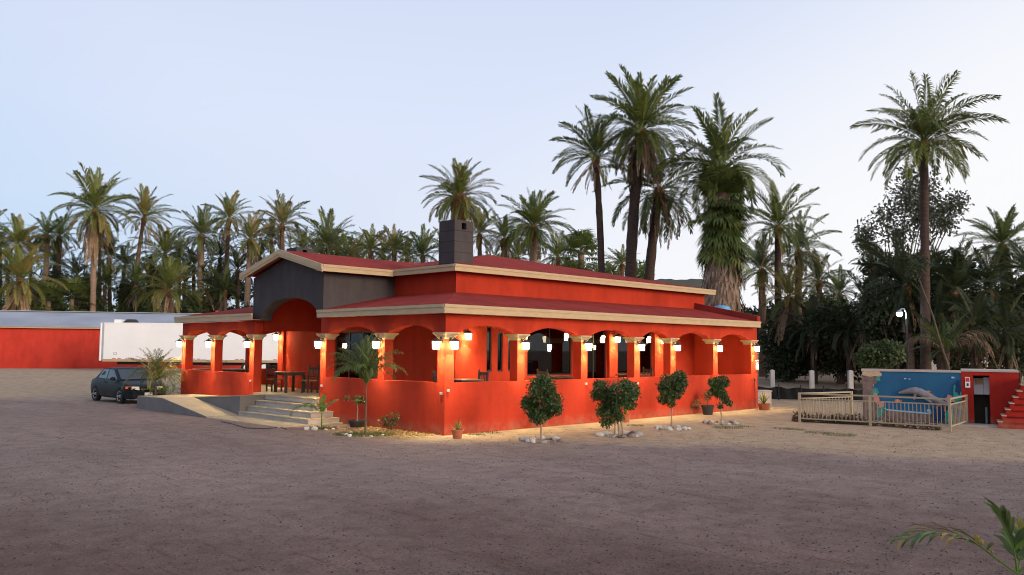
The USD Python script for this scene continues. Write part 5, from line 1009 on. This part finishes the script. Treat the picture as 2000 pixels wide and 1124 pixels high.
for k, (px, lb) in enumerate(((1612, 'yellow-green leaf tips poking up at the bottom edge, left of the seedling'), (1705, 'small leaf tips at the bottom edge beside the coconut seedling'))):
    a = G(px, 1122, 6.2); o = np.array([a[0], a[1], -.13]); t2 = thing('leafy_plant', lb, 'plant', None, o); obj('stem', MB().tube([(0, 0, -.05), (0, 0, .75)], .012, 6), 'young_green', t2)
    for j in range(9): obj('leaf_blade', frond_mesh(np.array([0, 0, .68]), j * GOLD, math.radians(75 - 6 * j), math.radians(60), .26, rng, nl=6, lw=.35, wid=.5, start=.2), ('young_green', 'young_yellow')[j % 2], t2)
# --- pots
def pot(O, label, r, h, m, kind, seed):
    rng = np.random.RandomState(seed); t = thing('potted_plant', label, 'potted plant', None, (O[0], O[1], 0)); ph = holder('pot', t)
    obj('pot_wall', MB().lathe([(.001, 0), (r * .72, 0), (r * .95, h * .85), (r * 1.06, h * .86), (r * 1.06, h), (r * .92, h), (r * .88, h * .8), (.001, h * .8)], sides=18), m, ph, smooth=40); obj('soil', MB().lathe([(r * .88, h * .82), (.001, h * .85)], sides=14), 'soil', ph)
    if kind in ('agave', 'blades'):
        for k in range(22 if kind == 'agave' else 16):
            az = k * GOLD; el = math.radians(rng.uniform(25, 85) if kind == 'agave' else rng.uniform(66, 88)); ln = r * (2.2 if kind == 'agave' else 2.9) * rng.uniform(.6, 1.1); d = np.array([math.cos(az) * math.cos(el), math.sin(az) * math.cos(el), math.sin(el)]); s = nrm(np.cross(d, [0, 0, 1.])) * r * (.085 if kind == 'agave' else .13); o = np.array([0, 0, h * .82]) + d * .02
            tip = o + d * ln + np.array([0, 0, -.12 * ln * math.cos(el)]); mid = o + d * ln * .5; up = np.cross(s, d); obj('leaf_blade', MB().add(np.array([o - s * .7, o + s * .7, mid - s, mid + s, tip, mid - up * .15]), [(0, 1, 5), (0, 5, 2), (1, 3, 5), (2, 5, 4), (5, 3, 4)]), ('fern_green' if rng.rand() < .7 else 'young_yellow') if kind == 'agave' else ('young_green' if rng.rand() < .75 else 'young_yellow'), t)
    elif kind == 'bonsai':
        obj('stem', MB().tube([(0, 0, h * .8), (.03, .02, h + .3), (-.02, .0, h + .62)], [.022, .018, .01], 6), 'trunk_pale', t); obj('foliage', leaves([(0, 0, h + .62, .14), (.1, -.1, h + .58, .1), (-.22, .22, h + .66, .07)], 260, .07, rng, .5), 'ficus_leaf', t)
    else:
        obj('stem', MB().tube([(0, 0, h * .8), (.02, 0, h + .4)], .015, 6), 'trunk_brown', t); obj('foliage', leaves([(.08, -.08, h + .45, .14), (-.02, .02, h + .3, .16), (-.28, .3, h + .0, .16), (.2, -.2, h + .5, .1)], 330, .13, rng, .3, -.3), 'croton', t)
P1 = ground(893, 857); pot(P1 + np.array([0, -.0, 0]), 'terracotta pot of spiky agave at the foot of the corner pillar', .16, .24, 'terracotta', 'agave', 1)
pot((7.46, -.55), 'terracotta pot of upright yellow-green blades between the broad and the third ficus', .15, .26, 'terracotta', 'blades', 2)
pot((12.55, -.50), 'dark pot with a reddish croton left of the last small ficus', .24, .36, 'pot_dark', 'croton', 3)
P4 = ground(1492, 801); pot(P4, 'wide terracotta bowl with an agave past the right end of the long wall', .26, .26, 'terracotta', 'agave', 4)
P5 = ground(688, 832); pot((-.42, 3.55), 'dark bowl with a miniature tree against the wall between the steps and feathery palm', .28, .22, 'pot_dark', 'bonsai', 5)
rng = np.random.RandomState(9); t = thing('low_shrub', 'small dark shrub at the wall foot below the dim arch', 'shrub', None, (-.35, 1.95, 0)); obj('stem', MB().tube([(0, 0, -.05), (.0, 0, .4)], .015, 5), 'trunk_brown', t); obj('foliage', leaves([(0, 0, .25, .15), (.05, -.1, .42, .12), (-.1, .2, .3, .14)], 260, .09, rng, .45), 'bush_mid', t)
# --- dark thicket of shrubs on the right, the gum tree, undergrowth
def shrub(label, bl, Y, n, size, m, seed, name='dense_shrub', cat='shrub', trunk=True, shell=2.2):
    rng = np.random.RandomState(seed); O = G(bl[0][0], 690, Y); O[2] = 0; t = thing(name, label, cat, None, O); bs = px_blobs(bl, Y, O, rng, 1.0); tb = MB()
    for b in bs: c = np.array(b[:3]); tb.tube([(rng.normal(0, .1), rng.normal(0, .1), -.1), c * np.array([.4, .4, .55]), c], [.10, .06, .02], 5)
    obj('trunk', tb, 'trunk_brown', t, smooth=60); obj('crown', leaves(bs, n, size, rng, .5, .3, shell), m, t)
shrub('dark rounded shrub right behind the white fence posts', [(1545, 690, 50), (1520, 660, 40), (1570, 655, 45), (1590, 690, 45), (1525, 710, 40)], 60., 5200, .32, 'bush_dark', 1)
shrub('dark shrub between the fence posts and the mural\'s left end', [(1640, 665, 55), (1610, 635, 45), (1670, 640, 48), (1650, 700, 45), (1690, 690, 40)], 57., 5600, .32, 'bush_dark', 2)
shrub('mid-green low shrub just above the left half of the mural', [(1715, 695, 30), (1700, 700, 24), (1735, 690, 26)], 42., 2400, .2, 'bush_mid', 3)
shrub('black-green shrub below the street lamp', [(1745, 650, 50), (1720, 600, 48), (1775, 690, 45), (1780, 620, 50)], 50., 5200, .28, 'bush_dark', 4)
shrub('black-green tree crown round the tallest right-hand trunk', [(1800, 540, 55), (1750, 545, 48), (1850, 545, 50), (1820, 590, 60), (1715, 520, 34), (1770, 515, 30), (1880, 530, 35)], 54., 6500, .30, 'bush_dark', 5, 'dark_tree', 'tree')
shrub('black-green shrub behind the red outbuilding', [(1900, 650, 60), (1860, 690, 45), (1950, 640, 60), (1930, 690, 50), (1985, 680, 55), (1890, 600, 50)], 50., 6500, .28, 'bush_dark', 6)
shrub('dark tree at the right edge behind the outbuilding', [(1985, 590, 55), (2030, 620, 60), (1960, 560, 40), (2030, 690, 60)], 55., 4200, .3, 'bush_dark', 7, 'dark_tree', 'tree')
shrub('dim shrub low behind the pale spreading palm', [(1600, 610, 45), (1560, 620, 40), (1640, 610, 40)], 70., 4000, .3, 'bush_mid', 8)
shrub('airy gum tree behind the tallest right-hand trunk', [(1752, 392, 40), (1800, 366, 40), (1850, 405, 36), (1722, 425, 30), (1790, 430, 46), (1838, 440, 26), (1690, 452, 26), (1768, 342, 20), (1740, 460, 34), (1870, 395, 22), (1680, 470, 18), (1815, 405, 36), (1705, 478, 24)], 60., 7500, .24, 'gum_leaf', 9, 'gum_tree', 'tree', shell=1.5)
a, b, c = G(1852, 716, 43.), G(1822, 618, 43.), G(1788, 528, 43.); O = np.array([a[0], a[1], 0]); t = thing('leaning_tree', 'thin bare trunk leaning left above the mural', 'tree', None, O); rng = np.random.RandomState(4)
obj('trunk', MB().tube([(0.15, -.15, -.1), tuple(a - O), tuple((a + b) / 2 - O + [.05, .05, 0]), tuple(b - O), tuple(c - O)], [.075, .065, .06, .05, .025], 7), 'trunk_brown', t, smooth=60); obj('crown', leaves([(*(c - O), .5), (*(c - O + [.3, -.2, .4]), .4)], 420, .16, rng), 'bush_dark', t)
def thicket(x0, x1, ytop, yb, Y0, Y1, n, size, m, seed, name='undergrowth'):
    rng = np.random.RandomState(seed); bl = []
    for k in range(46):
        px = rng.uniform(x0, x1); Y = rng.uniform(Y0, Y1); py = rng.uniform(ytop(px), yb); bl.append((*G(px, py, Y), rng.uniform(12, 24) * Y / F))
    obj(name, leaves(bl, n, size, rng, .35, .2), m, None, kind='stuff')
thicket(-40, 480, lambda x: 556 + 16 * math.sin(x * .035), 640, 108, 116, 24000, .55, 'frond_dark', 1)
thicket(-40, 500, lambda x: 590, 640, 101, 106, 7000, .6, 'bush_mid', 2)
thicket(560, 960, lambda x: 508 + 4 * math.sin(x * .05), 600, 96, 104, 11000, .7, 'frond_green', 3)
thicket(960, 1260, lambda x: 512 + (x - 960) * .06, 620, 94, 100, 9000, .7, 'frond_deep', 4)
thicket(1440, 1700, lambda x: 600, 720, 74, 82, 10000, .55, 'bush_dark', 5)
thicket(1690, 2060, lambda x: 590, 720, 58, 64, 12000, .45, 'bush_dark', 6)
# --- grass, leaf litter, gravel
def grass(blobs, name, n, m, seed, hgt=.10):
    rng = np.random.RandomState(seed); V, Fc = [], []; k = 0; c = np.array([b[:2] for b in blobs]); r = np.array([b[2] for b in blobs]); i = rng.choice(len(blobs), n, p=r ** 2 / (r ** 2).sum()); a = rng.rand(n) * 6.283; q = r[i] * np.sqrt(rng.rand(n)); x = c[i, 0] + q * np.cos(a); y = c[i, 1] + q * np.sin(a)
    h = hgt * rng.uniform(.4, 1.3, n); b = rng.rand(n) * 6.283; w_ = .006; dx, dy = np.cos(b) * w_, np.sin(b) * w_; lx, ly = rng.normal(0, .4, n) * h, rng.normal(0, .4, n) * h
    V = np.stack([np.stack([x - dx, y - dy, x * 0], 1), np.stack([x + dx, y + dy, x * 0], 1), np.stack([x + lx, y + ly, h], 1)], 1).reshape(-1, 3); obj(name, (V, np.arange(3 * n).reshape(-1, 3)), m, None, kind='stuff')
grass([(Y2[0], Y2[1], .55), (Y2[0] - .35, Y2[1] + .35, .4), (Y2[0] + .35, Y2[1] - .35, .4), (Y1[0], Y1[1], .35)], 'grass', 2600, 'grass_green', 1, .07)
g1 = [ground(*p) for p in ((1530, 838), (1555, 840), (1600, 846), (1640, 850), (1420, 836), (1455, 834), (930, 850), (960, 846), (1240, 832))]
grass([(p[0], p[1], r) for p, r in zip(g1, (.35, .3, .4, .5, .5, .3, .25, .3, .3))], 'grass', 1700, 'grass_green', 2, .05)
def scatter(name, protos, mats, pts, scales, seed):
    rng = np.random.RandomState(seed); pi = UsdGeom.PointInstancer.Define(stage, free('/World', name)); tag(pi.GetPrim(), kind='stuff'); pr = []
    for k, (m, mt) in enumerate(zip(protos, mats)): g = usdkit.mesh(stage, f'{pi.GetPath()}/pebble_{k:03d}', m, L[mt], smooth=50); pr.append(g.GetPath())
    pi.CreatePrototypesRel().SetTargets(pr); n = len(pts); pi.CreatePositionsAttr(Vt.Vec3fArray.FromNumpy(np.asarray(pts, np.float32))); pi.CreateProtoIndicesAttr(Vt.IntArray.FromNumpy(rng.randint(0, len(pr), n).astype(np.int32))); pi.CreateScalesAttr(Vt.Vec3fArray.FromNumpy(np.repeat(np.asarray(scales, np.float32)[:, None], 3, 1)))
    a = rng.rand(n) * np.pi; q = np.stack([np.cos(a), a * 0, a * 0, np.sin(a)], 1); pi.CreateOrientationsAttr(Vt.QuathArray([Gf.Quath(float(w0), 0, 0, float(z0_)) for w0, z0_ in q[:, [0, 3]]]))
rng = np.random.RandomState(21); n = 11000; px = rng.uniform(-60, 2060, n); Yd = 9.5 + 17 * rng.rand(n) ** 1.5; pts = []
base_ = EYE[None] + ((fw + 0 * RT)[None] + RT[None] * ((px - 1000) / F)[:, None]) * 0
dirs = HEAD[None] * Yd[:, None] + np.array([RT[0], RT[1], 0])[None] * (((px - 1000) / F) * Yd)[:, None]; pts = np.array([EYE[0], EYE[1], 0])[None] + dirs
keep = ~((pts[:, 0] > -2.4) & (pts[:, 1] > -.3)); pts = pts[keep]
gi = np.clip(np.searchsorted(gx, pts[:, 0]) - 1, 0, n_ - 2); gj = np.clip(np.searchsorted(gx, pts[:, 1]) - 1, 0, n_ - 2); H_ = gp[..., 2]; tx = (pts[:, 0] - gx[gi]) / (gx[gi + 1] - gx[gi]); ty = (pts[:, 1] - gx[gj]) / (gx[gj + 1] - gx[gj])
pts[:, 2] = H_[gi, gj] * (1 - tx) * (1 - ty) + H_[gi + 1, gj] * tx * (1 - ty) + H_[gi, gj + 1] * (1 - tx) * ty + H_[gi + 1, gj + 1] * tx * ty + .003
rr = np.random.RandomState(2); protos = [rock_mesh(1.0, rr) for _ in range(4)]
scatter('gravel', protos, ('pebble_grey', 'pebble_dark', 'pebble_grey', 'pebble_pale'), pts, .005 + .013 * rng.rand(len(pts)) ** 3.0 + .0, 3)
n = 2600; i = rng.rand(n); lx = np.where(i < .55, rng.normal(-.55, .28, n), rng.normal(-.9, .45, n)); ly = rng.uniform(.1, 3.6, n); a = rng.rand(n) * 6.28; s = rng.uniform(.02, .05, n); lx = np.minimum(lx, -.03)
V = np.stack([np.stack([lx + s * np.cos(a + k), ly + s * np.sin(a + k), .006 + rng.rand(n) * .03], 1) for k in (0, 2.0, 3.4)], 1).reshape(-1, 3); obj('fallen_leaves', (V, np.arange(3 * n).reshape(-1, 3)), 'dead_leaf', None, kind='stuff')
rng = np.random.RandomState(31); bl = [(*(K0 * (1 - s) + K1 * s + HEAD * rng.uniform(.25, .7))[:2], .10, rng.uniform(.12, .22)) for s in np.linspace(.05, .98, 16)] + [(*(K1 * (1 - s) + K2 * s + HEAD * rng.uniform(.25, .6))[:2], .06, rng.uniform(.08, .16)) for s in np.linspace(.03, .95, 14)]
obj('dry_ground_cover', leaves(bl, 2600, .12, rng, .4, .1), 'frond_brown', None, kind='stuff')
hp = [ground(x, y, .01) for x, y in ((432, 824), (455, 829), (478, 836), (500, 838), (530, 837), (548, 835), (560, 839))]
t = thing('garden_hose', 'thin dark hose lying on the gravel before the ramp', 'hose', None, hp[0]); obj('hose', MB().tube([p - hp[0] + [0, 0, .004] for p in hp], .014, 6), 'dark_metal', t, smooth=True)
